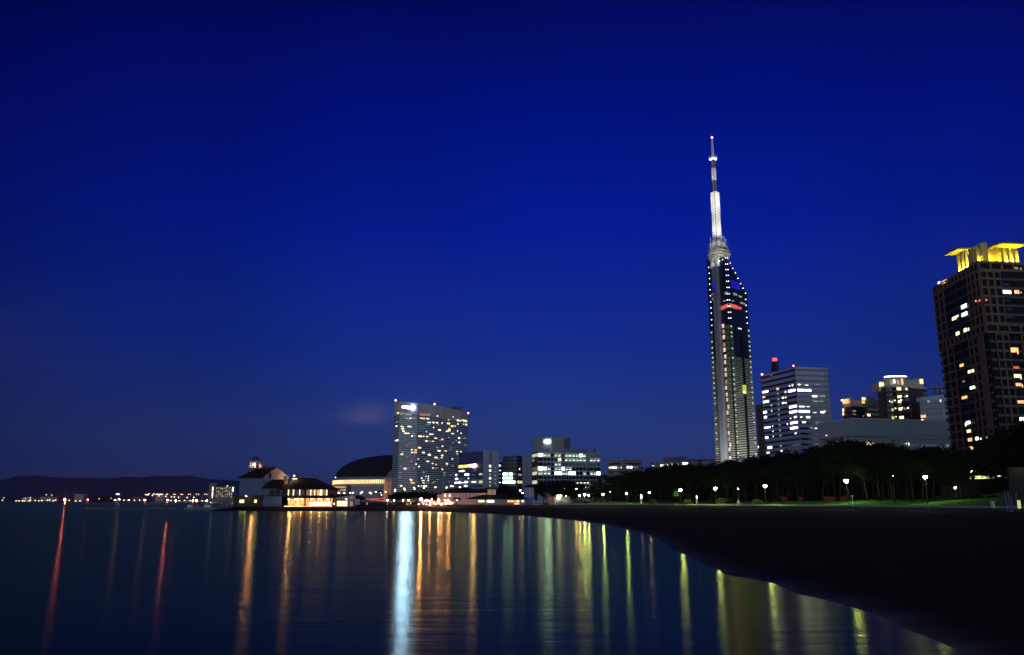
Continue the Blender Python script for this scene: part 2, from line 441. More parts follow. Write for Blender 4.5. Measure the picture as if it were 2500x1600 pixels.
# ---- land behind the promenade and round the bay (a quay face drops into the sea)
LZ = 1.72
def build_land():
    far = [(7000, -140), (7000, 12000), (-9000, 12000), (-9000, 2450), (gx(60, 2420), 2420), (gx(300, 2380), 2380), (gx(560, 2300), 2300), (gx(620, 1000), 1000), (gx(840, 360), 360), (gx(822, 330), 330)]
    loop = prom + far
    me = bpy.data.meshes.new('land'); bm = bmesh.new()
    vs = [bm.verts.new((x, y, LZ)) for x, y in loop]; bt = [bm.verts.new((x, y, -1.5)) for x, y in loop]
    n = len(vs)
    for i in range(n):
        bm.faces.new((vs[i], vs[(i + 1) % n], bt[(i + 1) % n], bt[i]))
    es = [bm.edges.get((vs[i], vs[(i + 1) % n])) for i in range(n)]
    bmesh.ops.triangle_fill(bm, edges=es, use_beauty=True)
    bmesh.ops.recalc_face_normals(bm, faces=bm.faces)
    bm.to_mesh(me); bm.free(); me.materials.append(M['land'])
    o = bpy.data.objects.new('land', me); COL.objects.link(o); o['kind'] = 'structure'
build_land()
def offs(line, d):
    out = []
    for i, (x, y) in enumerate(line):
        a = line[max(i - 1, 0)]; b = line[min(i + 1, len(line) - 1)]
        ex, ey = b[0] - a[0], b[1] - a[1]; L = math.hypot(ex, ey)
        out.append((x - ey / L * d, y + ex / L * d))
    return out
def strip(name, line, d0, d1, z0, z1, mat, kind='structure'):
    a, b = offs(line, d0), offs(line, d1); mb = MB()
    for i in range(len(a) - 1):
        mb.hexa([(a[i][0], a[i][1], z0), (a[i + 1][0], a[i + 1][1], z0), (b[i + 1][0], b[i + 1][1], z0), (b[i][0], b[i][1], z0)],
                [(a[i][0], a[i][1], z1), (a[i + 1][0], a[i + 1][1], z1), (b[i + 1][0], b[i + 1][1], z1), (b[i][0], b[i][1], z1)])
    return mb.build(name, mat, kind=kind)
pr2 = prom[3:11]
strip('kerb', prom[1:], -.55, -.05, 1.0, LZ + .16, M['kerbstone'])
strip('promenade', prom[1:], -.05, 5.5, LZ - .2, LZ + .05, M['pave'])
strip('kerb', pr2, 5.5, 5.9, LZ - .2, LZ + .5, M['concgrey'])

# ---- lawn with low mounds behind the promenade
def build_lawn():
    from mathutils import noise
    line = []
    src = prom[3:12]
    for i in range(len(src) - 1):
        for k in range(14): line.append(sub(src[i], src[i + 1], k / 14))
    line.append(src[-1])
    ts = [5.9, 6.2, 8, 11, 15, 20, 26, 34, 44, 58]
    mb = MB(); n = len(line); W_ = len(ts)
    rows = [offs(line, t) for t in ts]
    for i in range(n):
        for j, t in enumerate(ts):
            x, y = rows[j][i]
            s = i / (n - 1)
            h = .55 + 3.0 * max(0, (s - .25)) + .5 * noise.noise(Vector((x * .05, y * .05, 0))) + .12 * noise.noise(Vector((x * .3, y * .3, 5)))
            z = LZ + .40 if j < 1 else LZ + .45 + max(0, h) * min(1, (t - 6) / 12)
            mb.v.append((x, y, z))
    for i in range(n - 1):
        for j in range(W_ - 1):
            a = i * W_ + j; mb.f.append((a, a + W_, a + W_ + 1, a + 1)); mb.m.append(0)
    mb.build('grass', M['lawn'], smooth=True, kind='stuff')
build_lawn()

# ---- far hills and the low far shore
def build_hills():
    from mathutils import noise
    sil = [(-500, 1192), (-200, 1182), (0, 1172), (30, 1164), (80, 1161), (130, 1166), (200, 1167), (265, 1168), (300, 1164), (340, 1166), (370, 1162), (410, 1163), (455, 1161), (490, 1167), (520, 1171), (560, 1173), (640, 1180), (760, 1190), (900, 1200), (1100, 1210)]
    Y0 = 8200; mb = MB(); cols = 150; rows_ = 9
    for i in range(cols):
        px = -500 + 1600 * i / (cols - 1)
        py = interp(sil, px); zt_ = zt(py, Y0 + 900)
        for j in range(rows_):
            t = j / (rows_ - 1)
            Y = Y0 + 900 * t
            z = zt_ * math.sin(t * math.pi / 2) ** 1.2 + (noise.noise(Vector((px * .03, t * 4, 0))) * 30 * t * (1 - t))
            mb.v.append((gx(px, Y), Y, max(z, 0) if j else 0))
        mb.v.append((gx(px, Y0 + 2600), Y0 + 2600, 0))
    W_ = rows_ + 1
    for i in range(cols - 1):
        for j in range(W_ - 1):
            a = i * W_ + j; mb.f.append((a, a + W_, a + W_ + 1, a + 1)); mb.m.append(0)
    mb.build('hills', M['hill'], smooth=True, kind='structure')
build_hills()

# ================================================================== BUILDINGS
def red_beacon(px, py, Y, label, r=.6):
    p = at(px, py, Y)
    t = thing('warning_light', label, 'warning light', (p.x, p.y, p.z - 1.6))
    MB().cyl((p.x, p.y, p.z - 1.6), (p.x, p.y, p.z - r * .5), .12).build('stem', M['darkmetal'], t)
    MB().ball(p, r, 8).build('lamp', E['beacon'], t)
E['beacon'] = glow('light_beacon', (1, .25, .25), 5, 0)
E['sign'] = glow('light_sign', (.27, .42, 1), 660, 0, nee=True)
E['signw'] = glow('light_sign_white', (.7, 1, .95), 45, 0, nee=True)

# ---------------------------------------------------------------- the long hotel slab
def hotel():
    top = [(963, 982.5, 1255), (976, 980.5, 1224), (1021, 984, None), (1061, 989.5, None), (1084, 993.5, None), (1127, 1002, None), (1143.5, 1013, None)]
    zt0 = zt(980.5, 1224)
    pts = []
    for px, py, Y in top:
        Y = Y or Yz(py, zt0); p = at(px, py, Y); pts.append((p.x, p.y))
    back = [(pts[-1][0] - 8, pts[-1][1] + 26), (pts[0][0] + 2, pts[0][1] + 30)]
    t = thing('hotel', 'wide curved hotel slab with dozens of lit windows and a plain crown', 'hotel', (pts[2][0], pts[2][1], LZ))
    poly = pts + back
    zc = zt(1012, 1224)
    MB().prism(poly, LZ, zc).build('curtain_wall', M['hotelglass'], t)
    # crown: plain wall, slightly proud
    def grow(poly, o):
        cx = sum(p[0] for p in poly) / len(poly); cy = sum(p[1] for p in poly) / len(poly)
        return [(cx + (x - cx) * o, cy + (y - cy) * o) for x, y in poly]
    MB().prism(grow(poly, 1.006), zc, zt0).build('crown', M['hotelwall'], t)
    faces = list(zip(pts[:-1], pts[1:]))
    nfl = 39; fh = (zc - 10) / nfl
    for k in range(nfl):
        mb = MB(); z = 10 + k * fh
        for A, B in faces: mb.panel(A, B, 0, 1, z, z + fh * .45, -.3, .45)
        mb.build('floor_band', M['hotelband'], t)
    mb = MB()
    for A, B in faces: mb.panel(A, B, 0, 1, LZ, 10, -.3, .5)
    mb.build('podium_wall', M['peach'], t)
    for q in (pts[2], pts[4]):
        MB().box(q[0] - .8, q[0] + .8, q[1] - .9, q[1] + .5, 8, zt0 + .2).build('joint', M['darkglass'], t)
    # teal rooms of the upper floors reflecting light inside
    for y in (430, 466, 503, 540, 577, 612, 648, 685, 712, 745):
        x0, x1 = (300, 620) if y < 600 else (290, 400)
        lits(t, faces, (940, 960, .16236), [((x0 + x1) / 2 - 60, y, (x1 - x0) * .55, 12, 't'), ((x0 + x1) / 2 + 95, y, (x1 - x0) * .35, 10, 't')], o=.05, th=.1)
    IT = '''380 378 14 22 w;560 380 80 20 o;640 385 36 16 w;330 380 60 16 d;430 380 60 16 d;200 300 24 20 y;240 312 70 30 d;330 318 60 38 d;380 325 30 28 d;560 325 80 30 D;640 325 70 20 d;785 345 18 14 w;1022 358 10 12 w;1095 412 36 24 y;1135 415 30 20 o;1180 415 32 24 y;1216 418 24 22 y;648 443 24 14 w;674 443 18 16 w;733 445 46 20 y;778 447 28 14 w;856 452 14 16 w;950 457 44 22 y;1093 465 10 18 w;1216 474 24 18 w;1172 468 14 16 o;625 478 26 12 d;662 478 26 12 d;1003 497 30 20 y;1043 497 34 16 o;175 498 24 14 w;252 503 40 12 y;358 503 44 18 y;727 518 14 16 w;264 535 40 22 y;816 556 42 20 y;960 562 38 20 y;1087 570 10 16 w;270 573 22 14 w;290 577 10 12 w;310 606 50 18 y;352 606 26 14 y;621 580 8 12 w;680 619 30 16 w;717 620 10 16 w;1140 605 16 14 w;404 646 20 18 w;447 648 26 14 d;525 650 50 22 y;576 651 18 16 y;630 654 32 16 y;957 670 34 12 d;1110 677 24 22 w;860 697 40 18 o;187 712 36 20 w;160 715 16 14 o;620 722 36 18 y;672 722 34 16 D;718 725 30 18 o;1112 742 24 18 w;860 800 20 14 w;516 823 44 20 y;464 857 46 22 o;400 853 18 16 w;455 893 64 22 o;400 893 16 18 w;574 895 38 18 w;251 922 38 18 y;809 869 44 22 y;908 871 36 16 o;1080 880 22 18 y;1139 882 22 18 y;664 932 40 20 y;762 970 44 20 y;858 938 26 18 w;848 972 20 16 y;1080 912 14 14 o;497 991 20 8 w;640 1028 36 14 w;467 1068 20 16 w;507 1105 24 18 y;763 1076 20 16 o;926 1077 18 16 o;861 1148 26 18 y;298 1136 40 20 y;340 1138 12 14 d;393 1315 22 18 y;412 1352 60 18 o;716 1353 34 16 D;240 1395 38 18 y;567 1175 14 14 g;612 1180 24 6 g;568 1245 12 12 g;612 1252 20 8 w;651 1252 14 10 w;547 1280 18 16 w;600 1285 30 8 g;645 1285 14 12 w;570 1315 40 8 w;612 1312 14 12 g;647 1315 16 14 w;575 1350 30 8 w;620 1350 30 8 g;655 1350 12 10 g;500 1398 16 18 w;545 1398 14 14 y;585 1405 18 36 w;615 1400 26 20 y;1000 1400 50 24 y;755 1415 20 20 y;928 1415 20 20 y;290 1440 16 24 w;440 1430 16 24 w'''
    lits(t, faces, (940, 960, .16236), [(float(a), float(b), float(c), float(d), e) for a, b, c, d, e in (q.split() for q in IT.split(';'))], o=.5, th=.12)  # green and white cluster low down: reflections put in as glowing panes
    rq = random.Random(77); ex_ = []  # extra dim panes added at random to warm and lighten the facade
    for _ in range(70):
        ex_.append((rq.uniform(180, 1230), 300 + 34.5 * rq.randint(3, 32), rq.choice((22, 30, 40)), 14, rq.choice('DdDyd')))
    lits(t, faces, (940, 960, .16236), ex_, o=.47, th=.08, name='added_dim_window')
    # the lit sign: a row of bright strokes ending in a round emblem
    A, B = faces[1]
    if not (0 <= hit(A, B, 990, 995)[0] <= 1): A, B = faces[0]
    u0, z0 = hit(A, B, 982, 996.6); u1, z1 = hit(A, B, 1002, 993.4)
    sg = thing('lit_sign', 'white glowing sign with a round emblem on the hotel crown', 'sign', (A[0], A[1] - 2, z0))
    du = (u1 - u0) / 6
    mb = MB().panel(A, B, u0, u1, z0 + (z1 - z0) * .22, z1 - (z1 - z0) * .18, 1.15, 1.2)
    for k in range(6): mb.panel(A, B, u0 + du * k, u0 + du * (k + .75), z0, z1 - (0 if k in (0, 2, 3, 4) else .8), 1.15, 1.22)
    MB().panel(A, B, u0 - .01, u1 + .012, z0 - .5, z1 + .5, .5, 1.15).build('light_block', M['hotelwall'], sg)  # added box behind the strokes, keeps their light off the crown
    mb.build('lettering', E['sign'], sg)
    ue, ze = hit(A, B, 1008, 995.3)
    ex, ey = sub(A, B, ue); nx = (B[1] - A[1]); ny = -(B[0] - A[0]); L = math.hypot(nx, ny); nx /= L; ny /= L
    rad = (z1 - z0) * .6
    MB().cyl((ex + nx * 1.15, ey + ny * 1.15, ze), (ex + nx * 1.22, ey + ny * 1.22, ze), rad, rad, 20).build('emblem', E['sign'], sg)
    for px, py in ((966, 978), (1061, 987), (1143, 1009)):
        red_beacon(px, py, Yz(py + 4, zt0) if px != 966 else 1245, {966: 'red warning light on the sign end of the hotel roof', 1061: 'red warning light halfway along the hotel roof', 1143: 'red warning light at the low far end of the hotel roof'}[px], 1.6)
    # roof canopy near the far end
    p = at(1115, 998, 1310)
    MB().prism([(p.x - 10, p.y - 3), (p.x + 9, p.y + 3), (p.x + 9, p.y + 20), (p.x - 10, p.y + 14)], zt0 + .2, [zt0 + .6, zt0 + 1.6, zt0 + 1.6, zt0 + .6]).build('roof_canopy', M['darkmetal'], t)
hotel()

# ---------------------------------------------------------------- domed stadium
def stadium():
    Y = 1500; cx = gx(967, Y); Rr = 106
    t = thing('domed_stadium', 'huge dark domed stadium with a ring of warm lit openings behind the hotel', 'stadium', (cx, Y, LZ))
    zb = zt(1166, Y - 60); ztop = zt(1112, Y)
    prof = []
    for k in range(15):
        a = math.pi / 2 * k / 14
        prof.append((Rr * math.cos(a) ** .9 if k < 14 else .01, zb + (ztop - zb) * math.sin(a) ** 1.0))
    MB().lathe(cx, Y, prof, 96).build('dome_roof', M['roofdark'], t, smooth=True)
    MB().lathe(cx, Y, [(Rr, 24), (Rr + 1, zb), (Rr - 2, zb + .5)], 96).build('roof_edge', M['concgrey'], t)
    MB().lathe(cx, Y, [(Rr + 14, LZ), (Rr + 14, 17), (Rr + 3, 17.3), (Rr - 3, 17.3), (Rr - 3, 30)], 96).build('wall', M['concrete'], t)
    n = 110; z0, z1 = zt(1181, Y - 100), zt(1171.5, Y - 100)
    fins = []
    for k in range(n):
        a = math.pi + math.pi * k / n
        r0, r1 = Rr + 1.5, Rr + 4.0
        x0, y0 = cx + r1 * math.cos(a), Y + r1 * math.sin(a); x1, y1 = cx + r1 * math.cos(a + .016), Y + r1 * math.sin(a + .016)
        fins.append(((x0, y0), (x1, y1), 0, 1, z0, z1, -.3, .2))
    parts(t, 'lit_opening', E['stad'], fins)
    MB().lathe(cx, Y, [(Rr + 3, z1), (Rr + 6, z1 + .4), (Rr + 6, z1 + 1.4), (Rr, z1 + 1.6)], 96).build('cornice', M['concgrey'], t)
    for px, py in ((819, 1166), (858, 1166), (903, 1166)):
        p = at(px, py, Y - 80)
        s_ = thing('warning_light', {819: 'small pale light at the left end of the stadium roof edge', 858: 'small pale light above the middle of the lit stadium ring', 903: 'small pale light on the stadium roof edge nearest the hotel'}[px], 'warning light', (p.x, p.y, p.z - 3), 'lights round the stadium roof edge')
        MB().cyl((p.x, p.y, p.z - 3), p, .3).build('stem', M['darkmetal'], s_); MB().ball(p, 1.0, 8).build('lamp', E['w'], s_)
E['stad'] = glow('light_stadium', (1, .62, .28), 1.9, .3, .1)
stadium()
def atrium():
    Y = 1290; cx = gx(972, Y); Rr = 21
    t = thing('atrium_hall', 'tall round-shouldered glass atrium with orange lit ribs between stadium and hotel', 'hall', (cx, Y, LZ))
    ztp = zt(1142, Y)
    prof = [(Rr, LZ), (Rr, ztp * .55)] + [(Rr * math.cos(a) + .05, ztp * .55 + ztp * .45 * math.sin(a)) for a in [math.pi / 2 * k / 8 for k in range(1, 9)]]
    MB().lathe(cx, Y, prof, 32).build('glass_shell', M['concgrey'], t, smooth=True)
    for k in range(12):
        a = math.pi * 1.02 + k * .11; x, y = cx + (Rr + .4) * math.cos(a), Y + (Rr + .4) * math.sin(a)
        MB().cyl((x, y, LZ), (x, y, zt(1168 + (k % 3) * 6, Y)), .35).build('lit_rib', E['D'], t)
atrium()
def terraces():
    Y = 900
    t = thing('terrace_block', 'stepped terrace building with rows of warm lit galleries below the domed stadium', 'building', (gx(815, Y), Y, LZ))
    x0, x1 = gx(792, Y), gx(848, Y)
    for i, (ya, yb, pa, pb) in enumerate(((1188, 1193.5, 791, 841), (1194.5, 1201, 800, 841), (1202, 1207.5, 801, 822))):
        za, zb = zt(yb, Y), zt(ya, Y); a, b = gx(pa, Y), gx(pb, Y)
        MB().box(a, b, Y + .5, Y + 14, za, zb).build('lit_gallery', E['o'] if i < 2 else E['w'], t)
        n = 16 if i < 2 else 10
        for k in range(n):
            x = a + (b - a) * (k + .5) / n
            MB().box(x - .35, x + .35, Y - .2, Y + .4, za, zb).build('column', M['cream'], t)
    mb = MB()
    for ya, pa in ((1186.8, 789), (1193.6, 798), (1201.2, 799), (1208, 799)):
        z = zt(ya, Y); mb.box(gx(pa, Y), x1, Y - 1.2, Y + 15, z, z + .9)
    mb.box(gx(842, Y), x1, Y, Y + 15, LZ, zt(1187, Y)); mb.box(x0 + 4, x1, Y + 14, Y + 18, LZ, zt(1187, Y))
    mb.build('wall', M['concgrey'], t)
terraces()

def away(p, d, side=0.0):
    L = math.hypot(*p); ux, uy = p[0] / L, p[1] / L
    return (p[0] + (ux + uy * side) * d, p[1] + (uy - ux * side) * d)
def box_building(name, label, cat, corners, ztop, base=LZ, depth=18, mats=None):
    """corners: 2D points of the seen faces left to right; returns thing, faces"""
    t = thing(name, label, cat, (corners[0][0], corners[0][1], base))
    poly = list(corners) + [away(corners[-1], depth, -.03), away(corners[0], depth, .03)]
    return t, poly, list(zip(corners[:-1], corners[1:]))

# ---------------------------------------------------------------- office with the yellow lit strip
def office_a():
    zr = zt(1101.5, 880)
    C = P2(1179.5, 1101.5, 880); Lf = P2(1120, 1107, Yz(1107, zr)); Rr = P2(1217.5, 1103, 892)
    t, poly, faces = box_building('office_block', 'blue and grey office block with one long yellow lit floor right of the hotel', 'office building', [Lf, C, Rr], zr)
    MB().prism(poly, LZ, zr).build('wall', M['officeblue'], t)
    # right, concrete face with a glass slot
    fA = faces[1]
    us = [hit(*fA, px, 1150)[0] for px in (1194, 1200)]
    MB().panel(*fA, 0, us[0], LZ, zr + .6, 0, .5).build('concrete_face', M['concrete'], t)
    MB().panel(*fA, us[1], 1, LZ, zr + .6, 0, .5).build('concrete_face', M['concrete'], t)
    MB().panel(*fA, us[0], us[1], LZ, zr + .3, -.3, .1).build('glass_slot', M['darkglass'], t)
    # lower wing of the left face, further left
    Lw = P2(1109.5, 1140, Yz(1107, zr) + 22); fw = [(Lw, Lf), faces[0]]
    zw = zt(1136, 915)
    MB().prism([Lw, Lf, (Lf[0] + 12, Lf[1] + 20), (Lw[0] + 12, Lw[1] + 16)], LZ, zw).build('side_wing', M['officeblue'], t)
    for k in range(7):
        z = 7 + k * 4.15
        if z > zw: break
        for f in fw: MB().panel(*f, 0, 1, z, z + 1.9, 0, .35).build('floor_band', M['officewhite' if k < 5 else 'officeblue'], t)
    MB().panel(*faces[0], -.12, .8, zt(1133.5, 910), zt(1131, 910), 0, 2.5).build('canopy', M['roofdark'], t)
    cr = (1040, 1080, .12464)
    it = [(640, 482, 30, 56, 'G'), (700, 478, 80, 50, 'yel'), (790, 470, 70, 50, 'yel'), (860, 462, 60, 54, 'y'), (950, 460, 50, 52, 'strip'), (895, 461, 50, 54, 'W'),
          (672, 570, 34, 22, 'w'), (725, 565, 60, 26, 'W'), (600, 640, 28, 30, 'w'), (790, 635, 50, 34, 'W'), (837, 632, 20, 34, 'W'), (605, 718, 40, 30, 'W'), (650, 715, 44, 14, 'g'), (715, 715, 44, 10, 'g'), (838, 708, 20, 24, 'w'),
          (592, 795, 40, 24, 'W'), (660, 788, 50, 30, 'W'), (720, 795, 60, 12, 'w'), (790, 782, 54, 32, 'W'), (845, 780, 40, 22, 'g'), (945, 778, 90, 24, 'w'), (785, 858, 54, 24, 'W'), (965, 560, 20, 14, 'd'), (940, 640, 40, 10, 'g'),
          (1080, 628, 64, 36, 'G'), (1078, 778, 70, 52, 'G'),
          (1250, 468, 34, 44, 'Gn'), (1250, 555, 34, 40, 'Gn'), (1250, 632, 34, 34, 'g'), (1250, 706, 34, 40, 'Gn'), (1250, 780, 34, 26, 'G'), (1250, 850, 34, 20, 'G')]
    it += [(1350, y, 20, 20, 'd') for y in (500, 575, 650, 725, 803)]
    lits(t, faces + [(Lw, Lf)], cr, it, o=.55)
E['strip'] = glow('light_strip', (1, .60, .24), 110, 0, nee=True)
E['Wn'] = glow('light_window_cool', (.62, 1, .85), 9, .2, .7, nee=True)
E['Gn'] = glow('light_slot', (.7, .95, .35), 3.0, .3, .7, nee=True)
E['yel'] = glow('light_yellow', (1, .62, .07), 2.6, .25, .3, nee=True)
office_a()
def office_b():
    Y = 905; zr = zt(1113.5, Y)
    c = [P2(1228, 1114, Y + 14), P2(1262, 1113, Y), P2(1275, 1113, Y + 6)]
    t, poly, faces = box_building('office_block', 'narrow grey office with three rows of bright windows beside the blue office', 'office building', c, zr)
    MB().prism(poly, LZ, zr).build('wall', M['brownframe'], t)
    for k in range(12):
        z = LZ + 4 + k * 4.1
        if z > zr - 2: break
        MB().panel(*faces[0], .0, 1, z, z + 1.8, 0, .4).build('floor_band', M['concgrey'], t)
        MB().panel(*faces[1], .03, 1, z + 1.9, z + 3.9, 0, .1).build('glass_band', M['darkglass'], t)
    for k in range(5):
        MB().panel(*faces[0], .14 + k * .17, .17 + k * .17, zt(1145, Y), zt(1116, Y), .1, .7).build('fin', M['concgrey'], t)
    it = []
    for x in range(1500, 1760, 24):
        if x < 1600 or 1640 < x < 1700: it.append((x, 625, 18, 44, 'Wn'))
        if x < 1700: it.append((x, 702, 18, 38, 'Wn'))
        it.append((x, 782, 20, 44, 'Wn'))
    it += [(1745, 620, 16, 24, 'd'), (1830, 782, 100, 54, 'G'), (1826, 525, 14, 30, 'w'), (1830, 640, 60, 40, 'd')]
    lits(t, faces, (1040, 1080, .12464), it, o=.5)
    # thin tower slab
    c2 = [P2(1275.6, 1115, Y - 4), P2(1299, 1114, Y - 10)]
    t2, p2, f2 = box_building('stair_tower', 'plain pale windowless slab between the narrow office and the white grid office', 'tower slab', c2, zr)
    MB().prism(p2, LZ, zt(1114.5, Y - 8)).build('wall', M['bluegrey'], t2)
    u = hit(*f2[0], 1285, 1140)[0]
    for ya in (1131, 1146, 1160, 1176): MB().panel(*f2[0], u, u + .06, zt(ya + 9, Y), zt(ya, Y), .0, .12).build('slit_window', M['darkglass'], t2)
    # lattice stair between the two offices
    c3 = [P2(1218.6, 1130, Y + 6), P2(1227, 1130, Y + 6)]
    t3, p3, f3 = box_building('escape_stair', 'dark open lattice stair with small lights between two offices', 'stair', c3, zr, depth=6)
    MB().prism(p3, LZ, zt(1129, Y + 6)).build('shaft', M['blackglass'], t3)
    for k in range(9):
        z = LZ + 4 + k * 4.2; MB().panel(*f3[0], 0, 1, z, z + .6, 0, .8).build('landing', M['concrete'], t3)
    lits(t3, f3, (1040, 1080, .12464), [(1440, 458, 30, 26, 'W'), (1450, 556, 30, 14, 'w'), (1448, 628, 30, 14, 'd'), (1450, 706, 26, 10, 'd'), (1448, 790, 30, 14, 'w')], o=.9)
office_b()

# ---------------------------------------------------------------- white grid office with the dark rooftop drum
def office_grid():
    Y = 760; zr = zt(1103.5, Y)
    c = [P2(1299, 1105, Y + 22), P2(1312.5, 1103.5, Y), P2(1464.5, 1105.5, Yz(1105.5, zr))]
    t, poly, faces = box_building('office_block', 'white gridded office of square windows with a dark rooftop drum', 'office building', c, zr, depth=26)
    MB().prism(poly, LZ, zr - 1.5).build('core', M['blackglass'], t)
    A, B = faces[1]
    ox, oy, s = 1280, 1060, .12987
    seps = [355, 425, 495, 562, 628, 697, 758, 826, 894, 962, 1030, 1097, 1162, 1227, 1292, 1352]
    edges = [250] + seps + [1418]
    us = [hit(A, B, ox + x * s, oy + 600 * s)[0] for x in edges]; us[0] = 0; us[-1] = 1
    rows = [(372, 430), (455, 512), (540, 598), (622, 684), (706, 768), (790, 850), (872, 936), (957, 1015), (1040, 1098)]
    zz = [(hit(A, B, ox + 800 * s, oy + b * s)[1], hit(A, B, ox + 800 * s, oy + a * s)[1]) for a, b in rows]
    mb = MB(); prev = zr
    for z0, z1 in zz:
        mb.panel(A, B, 0, 1, z1, prev, 0, .6); prev = z0
    mb.panel(A, B, 0, 1, LZ, prev, 0, .6)
    for i, u in enumerate(us):
        wd = .0035 if i not in (0, len(us) - 1) else .0035
        if i in (4, 13): wd = .006
        for z0, z1 in zz: mb.panel(A, B, max(u - wd, 0), min(u + wd, 1), z0, z1, 0, .57)
    mb.prism([(poly[0][0], poly[0][1])] + [p for p in poly[1:]], zr - 1.5, zr)
    mb.build('white_frame', M['concrete'], t)
    pat = ['Bgg.dgggdgggggBg....', 'ddddd' + 'yd' + 'ggggggd' + 'ggg', 'dddd' + 'gg' + 'ddddddddddd', 'BWgdggBggdddddddd', 'gggdBBggBBddgdggB', 'ddddddddddddddddd', 'ddddddddddggggdgg', 'dddddddddgggggdgg', 'ddddddddddddddddd']
    pat[0] = 'BggdgggdgggBgdddd'; pat[0] = 'Bggdggdggggigdddd'.replace('i', 'B'); 
    rects = []
    for r, (z0, z1) in enumerate(zz):
        for k in range(17):
            c_ = pat[r][k] if k < len(pat[r]) else 'd'
            rects.append((abs(z1 - z0), r, k, c_, z0, z1))
    n = 0; rest = MB()
    for _, r, k, c_, z0, z1 in rects:
        a, b = us[k] + .004, us[k + 1] - .004
        m = {'B': E['W'], 'W': E['w'], 'g': E['g'], 'y': E['y']}.get(c_, M['darkglass'])
        if n < 100: MB().panel(A, B, a, b, z0, z1, .08, .2).build('window', m, t); n += 1
        else: rest.panel(A, B, a, b, z0, z1, .08, .2)
        if c_ in 'g' and n < 100:   # ceiling lights seen through the pane
            pass
    rest.build('window', M['darkglass'], t, kind='stuff')
    # ceiling lamp strips on the green lit floors
    mb = MB(); rr = random.Random(3)
    for _, r, k, c_, z0, z1 in rects:
        if c_ == 'g':
            a, b = us[k] + .006, us[k + 1] - .006; h = z1 - z0
            mb.panel(A, B, a + (b - a) * rr.uniform(0, .3), b - (b - a) * rr.uniform(0, .3), z0 + h * .18, z0 + h * rr.uniform(.28, .42), .21, .26)
    mb.build('ceiling_lamps', E['w'], t)
    # left face: brick with light strips
    A2, B2 = faces[0]; mb = MB(); prev = zr
    for z0, z1 in zz:
        mb.panel(A2, B2, 0, 1, z1, prev, 0, .5); prev = z0
    mb.panel(A2, B2, 0, 1, LZ, prev, 0, .5)
    for k in range(9): 
        for z0, z1 in zz: mb.panel(A2, B2, k / 8.6, k / 8.6 + .03, z0, z1, 0, .48)
    mb.build('side_wall', M['brown'], t)
    for r, cc in ((0, 'w'), (1, 'G'), (3, 'd'), (4, 'w'), (6, 'w')):
        z0, z1 = zz[r]; MB().panel(A2, B2, .05, .95 if r != 1 else .4, z0, z1, .08, .2).build('window', E[cc], t)
    # parapet storey and drum
    a = at(1325, 1101, Y + 6); b = at(1430, 1101, Y + 6)
    MB().prism([(a.x, a.y), (b.x + 2, b.y), (b.x + 2, b.y + 16), (a.x, a.y + 16)], zr, [zt(1096, Y + 6)] * 4).build('roof_storey', M['officeblue'], t)
    zd = zt(1070, Y + 8)
    q = [P2(1301, 1074, Y + 16), P2(1325, 1070.5, Y + 9), P2(1347, 1068.5, Y + 5), P2(1377, 1069.5, Y + 5), P2(1392.5, 1076, Y + 20)]
    pq = q + [(q[-1][0] - 3, q[-1][1] + 14), (q[0][0] + 3, q[0][1] + 16)]
    MB().prism(pq, zr, zt(1069, Y + 5)).build('roof_drum', M['concgrey'], t)
    f = (q[1], q[2]); u0, z0 = hit(*f, 1330.5, 1081); u1, z1 = hit(*f, 1343, 1076)
    sg = thing('lit_sign', 'small white glowing panel sign on the dark rooftop drum', 'sign', (q[1][0], q[1][1] - 1, z0))
    MB().panel(*f, u0, u1, z0, z1, .4, .8).build('sign_face', E['signw'], sg)
    p = at(1451, 1102, Y + 8); MB().cyl((p.x, p.y, zr - 1), (p.x, p.y, zt(1091, Y)), .3).build('antenna', M['darkmetal'], t)
office_grid()

